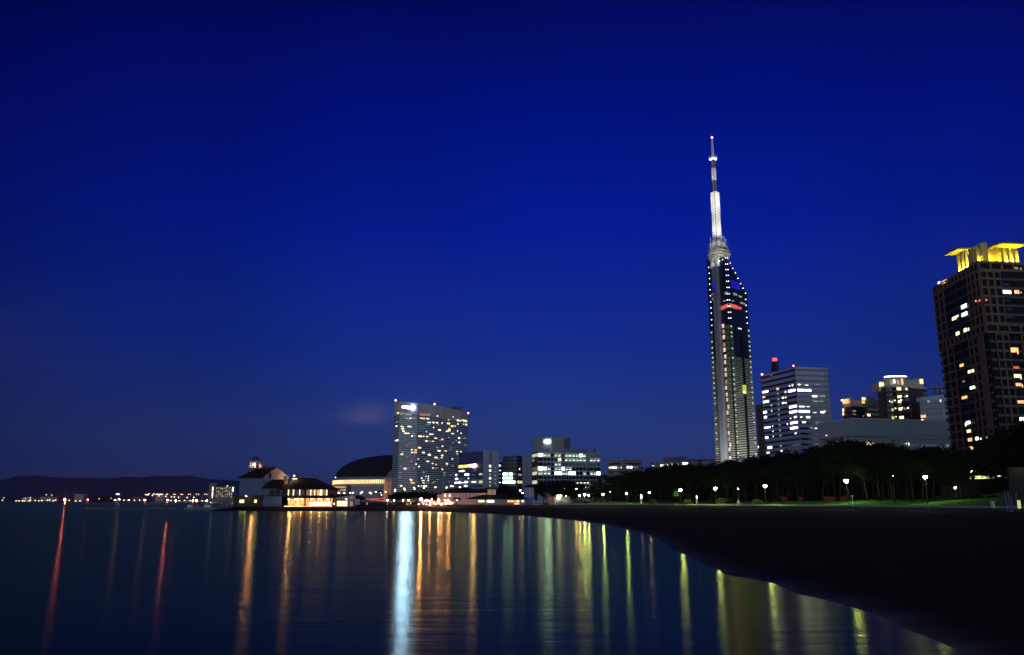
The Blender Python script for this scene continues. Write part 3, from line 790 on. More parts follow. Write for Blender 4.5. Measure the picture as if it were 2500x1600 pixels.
# ---------------------------------------------------------------- two low offices above the wood
def low_offices():
    Y = 700; zr = zt(1122, Y)
    c = [P2(1483, 1124, Yz(1124, zr)), P2(1520, 1122, Y), P2(1568, 1123.5, Yz(1123.5, zr))]
    t, poly, faces = box_building('office_block', 'low grey green office with a few white windows above the tree tops', 'office building', c, zr, depth=14)
    MB().prism(poly, LZ, zr).build('wall', M['concgrey'], t)
    for f in faces: MB().panel(*f, .1, .85, zt(1134, Y), zt(1130.5, Y), .0, .15).build('glass_band', M['darkglass'], t)
    for f in faces:
        for k in range(6): MB().panel(*f, .05 + k * .155, .13 + k * .155, zt(1153, Y), zt(1149, Y), 0, .15).build('window', M['darkglass'], t)
    MB().prism(poly, zr, zr + .5).build('cornice', M['concrete'], t)
    lits(t, faces, (1280, 1060, .12987), [(1610, 632, 30, 26, 'w'), (1665, 630, 34, 30, 'W'), (1720, 633, 40, 26, 'W'), (1775, 630, 24, 20, 'd'), (1945, 624, 34, 34, 'W'), (2005, 625, 38, 36, 'W'), (2065, 622, 20, 20, 'd'), (2115, 628, 30, 12, 'd'), (1824, 632, 10, 20, 'w')], o=.2)
    Y = 640; zr = zt(1126, Y)
    c = [P2(1591, 1130, Yz(1130, zr)), P2(1650, 1126, Y), P2(1690, 1123.5, Y + 4)]
    t, poly, faces = box_building('office_block', 'long low office with a dark roof storey and a row of small lit windows', 'office building', c, zt(1124, Y), depth=14)
    MB().prism(poly, LZ, zr).build('wall', M['concgrey'], t)
    a, b = at(1622, 1118, Y + 8), at(1676, 1118, Y + 8)
    MB().prism([(a.x, a.y), (b.x, b.y), (b.x, b.y + 9), (a.x, a.y + 9)], zr, [zt(1117.5, Y + 8), zt(1115, Y + 8), zt(1115, Y + 8), zt(1117.5, Y + 8)]).build('roof_storey', M['officeblue'], t)
    p = at(1662, 1113, Y + 9); MB().cyl((p.x, p.y, zr), (p.x, p.y, zt(1108, Y)), .25).build('antenna', M['darkmetal'], t)
    lits(t, faces, (1500, 1080, .12464), [(760, 468, 50, 22, 'w'), (920, 455, 22, 30, 'W'), (958, 452, 18, 24, 'w'), (1000, 445, 24, 24, 'd'), (1048, 444, 26, 30, 'w'), (1096, 438, 26, 24, 'd'), (1140, 436, 36, 26, 'w'), (1205, 432, 12, 20, 'd'), (1240, 432, 22, 32, 'w'), (1370, 416, 70, 36, 'W'), (1425, 414, 40, 30, 'w')], o=.15)
    t = thing('hall', 'low grey shed roofline just left of the tall tower', 'building', (gx(1700, 600), 600, LZ))
    a, b = at(1688, 1124, 600), at(1748, 1124, 600)
    MB().prism([(a.x, a.y), (b.x, b.y), (b.x, b.y + 12), (a.x, a.y + 12)], LZ, zt(1124.5, 600)).build('wall', M['concgrey'], t)
    MB().prism([(a.x - .5, a.y - .5), (b.x + .5, b.y - .5), (b.x + .5, b.y + 12), (a.x - .5, a.y + 12)], zt(1124.5, 600), zt(1124, 600) + .5).build('roof', M['roofdark'], t)
low_offices()

# ================================================================== THE TOWER
def tower():
    Yf = 500.0
    Fc = (gx(1250 + 553.6, Yf), Yf); Lc = (gx(1250 + 503, 519), 519.0); Rc = (gx(1250 + 604, 514), 514.0)
    zF, zL, zR = zt(628, Yf), zt(636, 519), zt(717, 514)
    t = thing('observation_tower', 'slender triangular mirrored tower with a white lit mast and a slanted top', 'tower', ((Fc[0] + Lc[0] + Rc[0]) / 3, 511, LZ))
    poly = [Lc, Fc, Rc]
    MB().prism(poly, LZ, [zL, zF, zR]).build('glass_body', M['towerglass'], t)
    fL, fR = (Lc, Fc), (Fc, Rc)
    # horizontal slats standing off the glass, closer and more of them low down
    for nm, f in (('l', fL), ('r', fR)):
        mb = MB(); z = LZ + 1
        while z < zt(870, Yf):
            k = (z - LZ) / (zt(870, Yf) - LZ)
            if nm == 'r':
                mb.panel(*f, .03, .50, z, z + .20 - .09 * k, .25, .60); mb.panel(*f, .64, .99, z, z + .20 - .09 * k, .25, .60)
            else:
                mb.panel(*f, .02, .36, z, z + .20 - .09 * k, .25, .6); mb.panel(*f, .70, .98, z, z + .20 - .09 * k, .25, .6)
            z += 1.02
        mb.build('slats', M['slat'], t)
        mb = MB(); z = zt(870, Yf)
        ztp = (zL if nm == 'l' else zR)
        while z < ztp - 2:
            mb.panel(*f, .01, .99, z, z + .12, .02, .12); z += 3.7
        for k in range(1, 12): mb.panel(*f, k / 12 - .003, k / 12 + .003, zt(870, Yf), ztp - 1, .02, .10)
        mb.build('glazing_bars', M['darkmetal'], t)
    # sloping top edge rails
    MB().cyl((Fc[0], Fc[1], zF), (Rc[0], Rc[1], zR), .35).build('edge_rail', M['darkmetal'], t)
    # dark slot with the running lift
    MB().panel(*fR, .52, .62, LZ, zt(800, Yf), .1, .25).build('lift_slot', M['blackglass'], t)
    ul, zl = hit(*fR, 1815, 962); ul2, zl2 = hit(*fR, 1815, 941)
    lc = MB().panel(*fR, ul - .045, ul + .07, zl, zl2, .3, 1.3).build('lift_cabin', E['liftc'], t)
    ua, za = hit(*fR, 1815.5, 959)
    MB().ball((sub(*fR, ul)[0], sub(*fR, ul)[1] - 2.2, za), .45, 8).build('cabin_lamp', E['W'], lc)
    # big shaft on the left face
    mb = MB()
    us = [(635, 1743.0, 1754.5), (1120, 1767.8, 1778.6)]
    q = []
    for y, xa, xb in us:
        q.append((hit(*fL, xa, y), hit(*fL, xb, y)))
    (a1, b1), (a0, b0) = q
    u0, u1 = (a1[0] + a0[0]) / 2, (b1[0] + b0[0]) / 2
    zsh = a1[1]
    mb.panel(*fL, u0, u1, LZ, zsh + 2, -1, 2.2); mb.build('lift_shaft', M['towersteel'], t)
    MB().panel(*fL, u0 + .03, u1 - .06, hit(*fL, 1752, 714)[1], hit(*fL, 1750, 690)[1], 2.2, 2.3).build('lit_panel', E['b'], t)
    mb = MB(); z = LZ
    while z < zsh: mb.panel(*fL, u0 + .004, u1 - .004, z, z + .12, 2.2, 2.25); z += 3.4
    mb.build('shaft_joints', M['concgrey'], t)
    # lit landings on both sides of the shaft
    c2 = (1700, 600, .18182); c3 = (1700, 860, .18182)
    la = [(365, 1080), (372, 1155), (376, 1230), (381, 1330), (385, 1400), (396, 1490)]
    lb = [(393, 135), (399, 235), (403, 305), (407, 400), (406, 478), (415, 568), (421, 640), (438, 735), (426, 812), (430, 910), (436, 988), (443, 1085), (446, 1165), (462, 1245), (452, 1310), (460, 1425)]
    rl = random.Random(5)
    for i, (x, y) in enumerate(la): lits(t, [fL], c2, [(x, y, 26, 52, rl.choice('pPp'))], o=.3, name='lit_landing')
    for i, (x, y) in enumerate(lb): lits(t, [fL], c3, [(x, y, 22, 50, rl.choice('pPp'))], o=.3, name='lit_landing')
    for i in range(17):
        y = 800 + i * 19.2; x = 1749.6 + (y - 800) * .0495 + .6
        lits(t, [fL], (0, 0, 1), [(x + .3, y, 2.3, 9 if i % 2 else 12, 'p' if i % 3 else 'w')], o=.3, name='lit_landing')
    # green lit corner tubes
    rects = []
    for k in range(26):
        ya = 792 + k * 12.8; z0, z1 = zt(ya + 11, Yf), zt(ya + 1.0, Yf)
        for f, a, b in ((fL, .80, .985), (fR, .015, .16), (fR, .90, .985), (fL, .03, .16)):
            rects.append((f, a, b, z0, z1))
    for i, (f, a, b, z0, z1) in enumerate(rects[:100]):
        MB().panel(*f, a, b, z0, z1, .06, .16).build('corner_glass', E['tube'], t)
    for i in range(26):
        ya = 797 + i * 12.8; lt = ((fR, .07), (fR, .945), (fL, .10))
        for f, u in lt:
            z = zt(ya + rl.uniform(0, 4), Yf)
            if rl.random() < .8: MB().panel(*f, u - .03, u + .035, z, z + .8, .2, .3).build('corner_lamp', E['tub2'], t)
    # white marker lights along the edges of the upper body
    pts = [(310, 210), (349, 191), (388, 168), (414, 168), (163, 294), (206, 272), (170, 373), (175, 446), (177, 520), (182, 595), (186, 677), (190, 760), (194, 839), (198, 910), (203, 998), (206, 1073)]
    pairs = [(392, 418, 250), (397, 424, 325), (401, 428, 402), (406, 431, 481), (411, 437, 564), (415, 441, 649), (418, 445, 732), (424, 447, 816), (429, 456, 897), (434, 460, 975)]
    for a, b, y in pairs: pts += [(a, y), (b, y)]
    pts += [(453, 237), (487, 307), (522, 368), (557, 442), (592, 513), (625, 574), (659, 641), (662, 725), (667, 804), (672, 886), (677, 966), (682, 1042)]
    for x, y in pts:
        px, py = 1700 + x * .18182, 600 + y * .18182
        for f in (fL, fR):
            u, z = hit(*f, px, py)
            if -.06 <= u <= 1.06:
                u = min(max(u, .02), .98); X, Y = sub(*f, u)
                MB().ball((X, Y - .45, z), .28, 6).build('marker_light', E['mark'], t); break
    # lit decks
    for x, y, ww, hh, c in ((520, 530, 100, 100, 'b'), (560, 570, 50, 50, 'b'), (420, 632, 70, 34, 'g'), (520, 655, 50, 30, 'g'), (590, 685, 40, 22, 'd'), (400, 735, 70, 14, 'd'), (490, 745, 30, 16, 'g'), (620, 775, 60, 24, 'd'), (225, 715, 24, 30, 'g'), (580, 1115, 44, 10, 'w'), (215, 655, 30, 14, 'r')):
        lits(t, [fL, fR], c2, [(x, y, ww, hh, c)], o=.14, th=.08, name='lit_deck')
    for f, xs in ((fL, (348, 372, 396, 420)), (fR, (452, 478, 504, 530, 560, 590))):
        for x in xs:
            y = 838 - (x - 348) * .45 if f is fL else 800 + (x - 440) * .28
            lits(t, [f], c2, [(x, y, 25, 52 if x < 540 else 36, 'r')], o=.14, th=.08, name='lit_deck')
    # ---- ring of platforms at the foot of the mast
    ax = (gx(1250 + 534, 511), 511.0)
    zb = zt(640, 511)
    mb = MB(); rp = random.Random(9)
    for (py, wpx) in ((637, 44), (630, 52), (622, 56), (614, 52), (606, 46)):
        z = zt(py, 508); r = wpx / 2093 * 511 / 2 * 1.0
        mb.lathe(ax[0] + .6, ax[1], [(r * .3, z), (r, z), (r, z + .5), (r * .3, z + .5)], 18)
        mb.lathe(ax[0] + .6, ax[1], [(r + .3, z + 1.1), (r + .4, z + 1.2), (r + .3, z + 1.3), (r + .2, z + 1.2), (r + .3, z + 1.1)], 18)
        for k in range(14):
            a = 2 * math.pi * k / 14; mb.cyl((ax[0] + .6 + r * math.cos(a), ax[1] + r * math.sin(a), z), (ax[0] + .6 + (r + .3) * math.cos(a), ax[1] + (r + .3) * math.sin(a), z + 1.3), .07, n=4)
        for k in range(6):
            a = rp.uniform(0, 6.28); rr_ = r * rp.uniform(.5, 1.0); hh = rp.uniform(1.0, 2.6)
            mb.cyl((ax[0] + rr_ * math.cos(a), ax[1] + rr_ * math.sin(a), z), (ax[0] + rr_ * math.cos(a), ax[1] + rr_ * math.sin(a), z + hh), rp.uniform(.2, .7), n=8)
    mb.build('platforms', M['mastplat'], t)
    mb = MB().cyl((ax[0], ax[1], zb - 4), (ax[0], ax[1], zt(590, 511)), 5.2, 2.4, 12)
    for (dx, dz) in ((-4.5, 6.5), (4.2, 7.5), (5.2, 6.0), (-3.4, 5), (2.8, 8), (-6.2, -1)):
        z = zt(606, 511); mb.cyl((ax[0] + dx, ax[1] - 1, z - 1), (ax[0] + dx, ax[1] - 1, z + dz), .16, n=6)
    for k in range(8):
        a = k * .785; r = 4.0; z = zt(600, 511)
        mb.cyl((ax[0] + r * math.cos(a), ax[1] + r * math.sin(a), z - 1.5), (ax[0] + r * math.cos(a), ax[1] + r * math.sin(a), z + 1.2), 1.1, n=10)
    mb.build('mast_foot', M['mast'], t)
    # ---- the mast itself, five stages
    def stage(name, y0, y1, w0, w1, n, mats, body=.55, fin=None):
        z0, z1 = zt(y0, 511), zt(y1, 511); r0, r1 = w0 / 2093 * 520 / 2, w1 / 2093 * 520 / 2
        mb = MB(); mb.cyl((ax[0], ax[1], z0), (ax[0], ax[1], z1), r0 * body * .75, r1 * body * .75, 10); mb.m = [1] * len(mb.m)
        for k in range(4):
            a = math.pi / 4 + k * math.pi / 2
            mb.cyl((ax[0] + r0 * math.cos(a), ax[1] + r0 * math.sin(a), z0), (ax[0] + r1 * math.cos(a), ax[1] + r1 * math.sin(a), z1), .22, n=5)
        for i in range(n + 1):
            z = z0 + (z1 - z0) * i / n; r = r0 + (r1 - r0) * i / n
            c = [(ax[0] + r * math.cos(math.pi / 4 + k * math.pi / 2), ax[1] + r * math.sin(math.pi / 4 + k * math.pi / 2), z) for k in range(4)]
            for k in range(4): mb.cyl(c[k], c[(k + 1) % 4], .13, n=4)
            if i < n:
                z2 = z0 + (z1 - z0) * (i + 1) / n
                for k in range(4): 
                    d_ = c[(k + 1) % 4]; mb.cyl(c[k], (d_[0], d_[1], z2), .10, n=4)
                if fin:
                    for k in range(4):
                        a = k * math.pi / 2; zz = z + (z1 - z0) / n * .5
                        mb.box(ax[0] + (r * .8 + fin) * math.cos(a) - fin * .55, ax[0] + (r * .8 + fin) * math.cos(a) + fin * .55, ax[1] + (r * .8 + fin) * math.sin(a) - fin * .55, ax[1] + (r * .8 + fin) * math.sin(a) + fin * .55, zz - .35, zz + .45)
        mb.build(name, [mats, M['mastcore']], t)
    stage('mast_stage', 592, 521, 17, 13.5, 12, M['mast'], .62, .8)
    stage('mast_stage', 520, 470, 14, 13, 9, M['mast'], .5, .95)
    stage('mast_stage', 469, 441, 10, 9.5, 6, M['mastdark'], .5)
    stage('mast_stage', 440, 412, 10.5, 10, 7, M['mastgrey'], .62, .25)
    stage('mast_stage', 411, 390, 9.5, 9, 5, M['mastdark'], .5)
    stage('mast_stage', 389, 380, 8, 6, 2, M['mast'], .5)
    z = zt(389, 511)
    MB().lathe(ax[0], ax[1], [(1.2, z - .6), (2.5, z - .4), (2.7, z + .4), (1.6, z + .6), (1.2, z + .3)], 16).build('ring_platform', M['mast'], t)
    z = zt(387, 511)
    mb = MB()
    for k in range(12):
        a = k * math.pi / 6; mb.cyl((ax[0] + 2.5 * math.cos(a), ax[1] + 2.5 * math.sin(a), z), (ax[0] + 2.7 * math.cos(a), ax[1] + 2.7 * math.sin(a), z + 1.1), .10, n=4)
    mb.build('railing', M['mast'], t)
    stage('mast_stage', 379, 356, 5.4, 5, 7, M['mast'], .45)
    stage('mast_stage', 355, 339, 4.2, 3.6, 6, M['mastgrey'], .45)
    p = (ax[0], ax[1], zt(336, 511)); MB().ball(p, .75, 8).build('top_beacon', E['beacon'], t)
    # the floodlights that make the mast white, standing on the platforms, and those at the foot of the slats
    def spot(loc, aim, energy, col, size, blend=.5, rad=.5):
        l = bpy.data.lights.new('floodlight', 'SPOT'); l.energy = energy; l.color = col; l.spot_size = size; l.spot_blend = blend; l.shadow_soft_size = rad
        o = bpy.data.objects.new('floodlight', l); COL.objects.link(o)
        o.location = Vector(loc) - Vector(t.location); o.parent = t
        o.rotation_euler = (Vector(aim) - Vector(loc)).to_track_quat('-Z', 'Y').to_euler()
    zp = zt(604, 511)
    for dx, dy in ((-7, -8), (7, -8), (0, -11)):
        spot((ax[0] + dx, ax[1] + dy, zp - 2), (ax[0], ax[1], zp + 24), 26000, (1, .97, .86), R(50), .8)
        spot((ax[0] + dx, ax[1] + dy, zp - 4), (ax[0], ax[1], zp + 62), 170000, (1, .97, .88), R(22), .6)
        spot((ax[0] + dx * 2.2, ax[1] + dy * 1.6, zp - 12), (ax[0], ax[1], zp - 3), 5500, (1, .97, .84), R(70), .6)
    for x, y, tx in ((Lc[0] - 10, 494, Lc[0] + 3), (Fc[0] - 9, 476, Fc[0] - 3), (Fc[0] + 12, 478, Fc[0] + 6), (Rc[0] + 6, 492, Rc[0] - 3)):
        spot((x, y, LZ + 6), (tx, 508, 60), 55000, (.98, 1, .84), R(95), .9, 1.0)
E['liftc'] = glow('light_lift', (.72, .78, .08), .8, .2, 1)
E['p'] = glow('light_peach', (1, .66, .48), 1.0, .45, .6)
E['P'] = glow('light_peach_dim', (1, .55, .38), .45, .5, .6)
E['tube'] = glow('light_stairwell', (.30, .42, .26), .085, .65, .5)
E['tub2'] = glow('light_stair_lamp', (.75, .95, .55), .75, .3, .5)
E['mark'] = glow('light_marker', (.85, .9, 1), 4.0, 0)
M['mastplat'] = surf('mast_platform', (.34, .36, .30), .6, .3, 1)
M['mastcore'] = surf('mast_core', (.10, .10, .09), .6, .3, 1)
M['mastdark'] = surf('mast_dark', (.10, .09, .09), .5, .3, .5)
M['mastgrey'] = surf('mast_grey', (.62, .62, .6), .5, .1, .5)
tower()

# ---------------------------------------------------------------- striped office tower behind the wood
def striped():
    zr = zt(898, 620)
    C = P2(1941.5, 898, 620); Lf = P2(1857.5, 919, Yz(919, zr)); Rr = P2(2020.5, 901, Yz(901, zr))
    t, poly, faces = box_building('office_tower', 'pale office tower with dark horizontal window stripes and a red lit roof mast', 'office tower', [Lf, C, Rr], zr, depth=34)
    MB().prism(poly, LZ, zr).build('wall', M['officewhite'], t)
    cr = (1820, 860, .16878)
    # dark bands, one per floor, positions read on the corner
    ys = [240, 320, 400, 478, 556, 632, 708, 786, 862, 940, 1018, 1096, 1172, 1250, 1328, 1406, 1484]
    for i, y in enumerate(ys):
        z = hit(*faces[0], cr[0] + 740 * cr[2], cr[1] + y * cr[2])[1]
        for f in faces:
            MB().panel(*f, .02 if f is faces[1] else 0, .99 if f is faces[0] else .86, z - 1.35, z + .15, 0, .08).build('window_band', M['darkglass'], t)
        MB().panel(*faces[1], .86, 1.0, z - 1.9, z + .9, 0, .10).build('corner_window', M['darkglass'], t)
    IT = '''290 575 80 26 W;468 532 34 30 o;640 490 12 18 w;682 480 16 28 w;775 470 36 18 w;885 480 44 10 w;670 560 100 30 W;795 552 86 32 W;902 555 92 30 W;580 578 14 24 w;268 652 36 24 o;470 605 24 24 g;300 718 80 28 W;545 662 30 24 w;586 656 10 22 w;476 683 26 26 g;1000 640 76 24 w;1110 640 80 24 g;1005 712 60 22 g;1090 715 80 14 g;548 738 34 22 w;588 736 12 24 w;478 757 26 24 g;377 770 8 16 w;690 790 108 30 W;815 788 84 18 w;905 790 50 8 w;286 870 48 28 W;484 832 26 26 g;693 866 110 30 W;818 860 92 32 W;900 860 52 30 W;1000 875 50 8 w;1112 870 50 22 W;1145 858 18 18 w;382 850 8 18 w;485 905 26 24 g;292 942 36 28 W;725 940 40 26 w;806 940 30 14 w;905 942 52 22 W;655 960 20 10 w;490 980 26 24 g;704 1022 104 28 W;845 1015 56 24 y;1050 1020 80 24 g;1130 1018 36 14 g;608 1040 12 22 w;497 1055 24 24 g;394 1072 8 20 w;318 1090 86 20 W;705 1098 106 30 W;950 1095 32 24 g;1018 1103 36 12 w;502 1132 24 24 g;400 1145 8 20 w;310 1238 40 26 W;508 1208 24 24 g;728 1175 24 20 w;403 1220 8 20 w;355 1380 60 30 W;515 1357 26 24 g;330 1455 40 20 w;525 1430 26 20 w;1020 1330 20 14 d;860 470 60 10 g;1040 470 60 10 g'''
    lits(t, faces, cr, [(float(a), float(b), float(c), float(d), e) for a, b, c, d, e in (q.split() for q in IT.split(';'))], o=.10)
    MB().prism(poly, zr, zr + .8).build('parapet', M['officewhite'], t)
    # roof mast with the red lamp drum
    p = at(1893, 905, 650)
    mt = thing('roof_mast', 'short dark lattice mast with a big red lamp on the striped tower', 'mast', (p.x, p.y, zr + .8))
    z0, z1 = zr + .8, zt(884, 650); mb = MB(); r0, r1 = 3.4, 2.2
    for i in range(5):
        za, zb_ = z0 + (z1 - z0) * i / 5, z0 + (z1 - z0) * (i + 1) / 5; ra = r0 + (r1 - r0) * i / 5; rb = r0 + (r1 - r0) * (i + 1) / 5
        for k in range(6):
            a = k * math.pi / 3; b = a + math.pi / 3
            pa = (p.x + ra * math.cos(a), p.y + ra * math.sin(a), za); pb = (p.x + rb * math.cos(b), p.y + rb * math.sin(b), zb_)
            mb.cyl(pa, (p.x + rb * math.cos(a), p.y + rb * math.sin(a), zb_), .22, n=4); mb.cyl(pa, pb, .16, n=4)
        mb.lathe(p.x, p.y, [(rb + .2, zb_), (rb + .5, zb_ + .2), (rb + .2, zb_ + .4), (.5, zb_ + .3)], 12)
    mb.cyl((p.x, p.y, z0), (p.x, p.y, z1), 1.2, 1.0)
    mb.build('lattice', M['darkmetal'], mt)
    MB().cyl((p.x, p.y, z1 + .4), (p.x, p.y, zt(875, 650)), 1.9, 1.7, 14).build('red_lamp', E['redl'], mt)
    red_beacon(1860.5, 914.5, 655, 'red warning light on the left corner of the striped office tower', .9)
    red_beacon(1937, 893.5, 622, 'red warning light on the front corner of the striped office tower', .7)
    for px in (1883, 1992, 1996, 1948, 1951):
        q = at(px, 895, 636); MB().cyl((q.x, q.y, zr + .5), (q.x, q.y, zt(889 if px > 1960 else 898, 636)), .16).build('antenna', M['darkmetal'], t)
    # slim brown block behind, by the tall tower
    c = [P2(1845, 990, 690), P2(1867, 990, 684)]
    z2 = zt(989, 690)
    t2, p2, f2 = box_building('apartment_block', 'slim dark brown block between the tall tower and the striped office', 'apartment block', c, z2, depth=16)
    MB().prism(p2, LZ, z2).build('wall', M['brown'], t2)
    for k in range(18):
        z = 6 + k * 3.6
        if z < z2 - 3: MB().panel(*f2[0], .05, .95, z, z + 1.4, 0, .3).build('balcony', M['brownframe'], t2)
    lits(t2, f2, (1700, 860, .18182), [(808, 1275, 16, 30, 'y'), (830, 1275, 24, 34, 'y')], o=.4)
E['redl'] = glow('light_red_drum', (1, .08, .10), 2.2, .4, .5)
striped()

# ---------------------------------------------------------------- long pale hall in front of the apartments
def hall():
    zr = zt(1023, 430)
    C = P2(2081, 1023, 430); Lf = P2(1998, 1033.5, Yz(1033.5, zr)); Rr = P2(2333, 1029.5, Yz(1029.5, zr))
    t, poly, faces = box_building('hall', 'long windowless pale blue grey hall above the dark trees', 'hall', [Lf, C, Rr], zr, depth=40)
    MB().prism(poly, LZ, zr).build('wall', M['bluegrey'], t)
    z1, z0 = zt(1062, 430), zt(1070, 430)
    for f in faces:
        MB().panel(*f, 0, 1, z0, z1, 0, .4).build('ledge', M['concgrey'], t)
        MB().panel(*f, 0, 1, (z0 + z1) / 2 - .12, (z0 + z1) / 2 + .12, .4, .55).build('ledge_dark_strip', M['darkglass'], t)  # dark strip along the middle of the ledge
    MB().panel(*faces[1], 0, 1, zt(1089, 430), zt(1082, 430), 0, .25).build('window_band', M['darkglass'], t)
    mb = MB()
    for k in range(1, 9): mb.panel(*faces[1], k / 9 - .001, k / 9 + .001, z1, zr, 0, .06)
    mb.build('panel_joints', M['concgrey'], t)
    lits(t, faces, (1980, 900, .15787), [(880, 1168, 80, 40, 'y'), (950, 1160, 36, 20, 'd'), (1505, 1170, 14, 40, 'w'), (1465, 1162, 8, 12, 'w'), (2110, 1190, 40, 24, 'g'), (245, 1035, 16, 10, 'w'), (1715, 793, 30, 8, 'w')], o=.3)
    MB().prism([(x, y) for x, y in poly], zr, zr + .5).build('parapet', M['concrete'], t)
hall()

# ---------------------------------------------------------------- three apartment towers behind the hall
def apartments():
    gx = lambda px, Y: at(px, 945, Y).x
    cr = (1980, 900, .15787)
    # A : left, lower, brick with pale crown
    Y = 560; zr = zt(975, Y)
    c = [P2(2057, 978, Y + 4), P2(2077, 976, Y - 3), P2(2110, 975, Y + 1), P2(2150, 974, Y + 8)]
    t, poly, faces = box_building('apartment_block', 'lower brick apartment block with orange lit roof loggias left of the round-fronted tower', 'apartment block', c, zr)
    zc = zt(994, Y)
    MB().prism(poly, LZ, zc).build('wall', M['brown'], t)
    MB().prism(poly, zc, zc + .9).build('cornice', M['cream'], t)
    mb = MB().prism([c[0], c[1], away(c[1], 8), away(c[0], 8)], zc + .9, zr)
    a, b = P2(2079, 975, Y + 8), P2(2144, 975, Y + 8)
    mb.prism([a, b, (b[0], b[1] + 8), (a[0], a[1] + 8)], zc + .9, zt(974, Y)); mb.build('penthouse', M['cream'], t)
    d = at(2112, 970, Y + 2); MB().box(gx(2112, Y) * 1.0 - 0, gx(2131, Y), Y - 1, Y + 7, zc + .9, zt(969, Y)).build('plant_room', M['concgrey'], t)
    MB().prism([(c[0][0] - 1.5, c[0][1] - 1.5), (c[1][0], c[1][1] - 2), (c[1][0], c[1][1] + 8), (c[0][0] - 1.5, c[0][1] + 8)], zr, zr + .6).build('roof_slab', M['white'], t)
    for k in range(10):
        z = zc - 3.2 * (k + 1)
        for f in faces: MB().panel(*f, .04, .9, z, z + 1.0, 0, .9).build('balcony', M['brownframe'], t)
        MB().panel(*faces[1], .1, .9, z + 1.0, z + 2.8, 0, .1).build('window', M['darkglass'], t)
        MB().panel(*faces[2], .1, .8, z + 1.0, z + 2.8, 0, .1).build('window', M['darkglass'], t)
    lits(t, faces, cr, [(555, 510, 90, 70, 'o'), (497, 495, 24, 20, 'W'), (795, 470, 50, 40, 'y'), (790, 520, 46, 46, 'o'), (517, 645, 22, 50, 'y'), (517, 705, 22, 40, 'y'), (875, 722, 46, 36, 'y'), (645, 660, 60, 20, 'd'), (645, 710, 60, 16, 'd'), (795, 740, 14, 24, 'd')], o=1.0)  # orange crown panels: lamp light on walls put in as glow
    # B : round front with the crown
    Y = 530; zr = zt(948, Y)
    cx = gx(2203, Y); Rr = (gx(2222, Y) - gx(2158, Y)) / 2; cxx = gx(2186, Y)
    t = thing('apartment_tower', 'round-fronted brick apartment tower with a glowing orange and white crown', 'apartment tower', (cxx, Y, LZ))
    zc = zt(946, Y - 5)
    body = [(cxx + Rr * 1.0 * math.cos(a), Y - 2 + Rr * .55 * math.sin(a)) for a in [math.pi * (1 + k / 10) for k in range(11)]]
    xl, xr = gx(2147, Y), gx(2268, Y)
    foot = [(xl, Y + 4)] + body + [(xr, Y + 4), away((xr, Y + 4), 18), away((xl, Y + 4), 18)]
    MB().prism(foot, LZ, zc).build('wall', M['brown'], t)
    MB().prism([(cxx + (x - cxx) * 1.02, Y + (y - Y) * 1.03) for x, y in foot], zc, zc + 1.2).build('cornice', M['cream'], t)
    fs = list(zip(body[:-1], body[1:]))
    for k in range(12):
        z = zc - 3.3 * (k + 1)
        mb = MB(); mg = MB()
        for f in fs: mb.panel(*f, 0, 1, z, z + 1.0, 0, 1.0); mg.panel(*f, .08, .92, z + 1.0, z + 2.9, .0, .12)
        mb.build('balcony', M['brownframe'], t); mg.build('window', M['darkglass'], t)
        MB().box(xr - 8, xr - .5, Y + 3.0, Y + 4.05, z, z + 1.0).build('balcony', M['concgrey'], t)
        MB().box(xl - .4, xl + 2.4, Y + 3.2, Y + 4.1, z, z + 1.0).build('balcony', M['concgrey'], t)
    z1 = zt(924, Y)
    MB().prism([(cxx + (x - cxx) * .86, Y + 2 + (y - Y) * .7) for x, y in body], zc + 1.2, z1).build('crown_drum', M['cream'], t)
    MB().prism([(cxx + (x - cxx) * 1.0, Y + (y - Y) * .95) for x, y in body], z1, z1 + .8).build('crown_slab', M['white'], t)
    MB().box(gx(2222, Y), gx(2266, Y), Y + 6, Y + 18, zc + 1.2, zt(923, Y)).build('penthouse', M['cream'], t)
    MB().box(gx(2240, Y), gx(2264, Y), Y + 4, Y + 19, zt(923, Y), zt(922, Y)).build('roof_slab', M['cream'], t)
    MB().box(gx(2148, Y), gx(2168, Y), Y + 1, Y + 12, zc - 2, zt(934, Y)).build('corner_turret', M['cream'], t)
    MB().box(gx(2147, Y), gx(2170, Y), Y + 0, Y + 13, zt(934, Y), zt(932.5, Y)).build('turret_slab', M['cream'], t)
    p = at(2202, 918, Y + 6); MB().box(p.x - 1.5, p.x + 1.5, p.y, p.y + 3, z1 + .8, zt(915.5, Y)).build('tank', M['darkmetal'], t)
    A, B = (xl, Y - 4.5 - 3), (xr, Y - 4.5 - 3)
    fl = [((xl, Y + .8), (gx(2165, Y), Y + .8))]
    lits(t, fl, cr, [(1090, 245, 70, 80, 'y'), (1150, 240, 40, 40, 'o'), (1080, 325, 40, 20, 'g')], o=.1)  # turret, drum and penthouse: lamp light on walls put in as glowing panels
    crownf = list(zip([(cxx + (x - cxx) * .86, Y + 2 + (y - Y) * .7) for x, y in body][:-1], [(cxx + (x - cxx) * .86, Y + 2 + (y - Y) * .7) for x, y in body][1:]))
    lits(t, crownf, cr, [(1285, 200, 26, 50, 'W'), (1420, 205, 50, 90, 'o'), (1475, 200, 40, 90, 'o'), (1240, 215, 40, 70, 'd'), (1345, 215, 40, 70, 'd')], o=.1)
    mb = MB()
    for f in list(zip([(cxx + (x - cxx) * 1.0, Y + (y - Y) * .95) for x, y in body][:-1], [(cxx + (x - cxx) * 1.0, Y + (y - Y) * .95) for x, y in body][1:]))[1:7]: mb.panel(*f, 0, 1, z1 + .1, z1 + .75, 0, .2)
    mb.build('light_strip', E['W'], t)
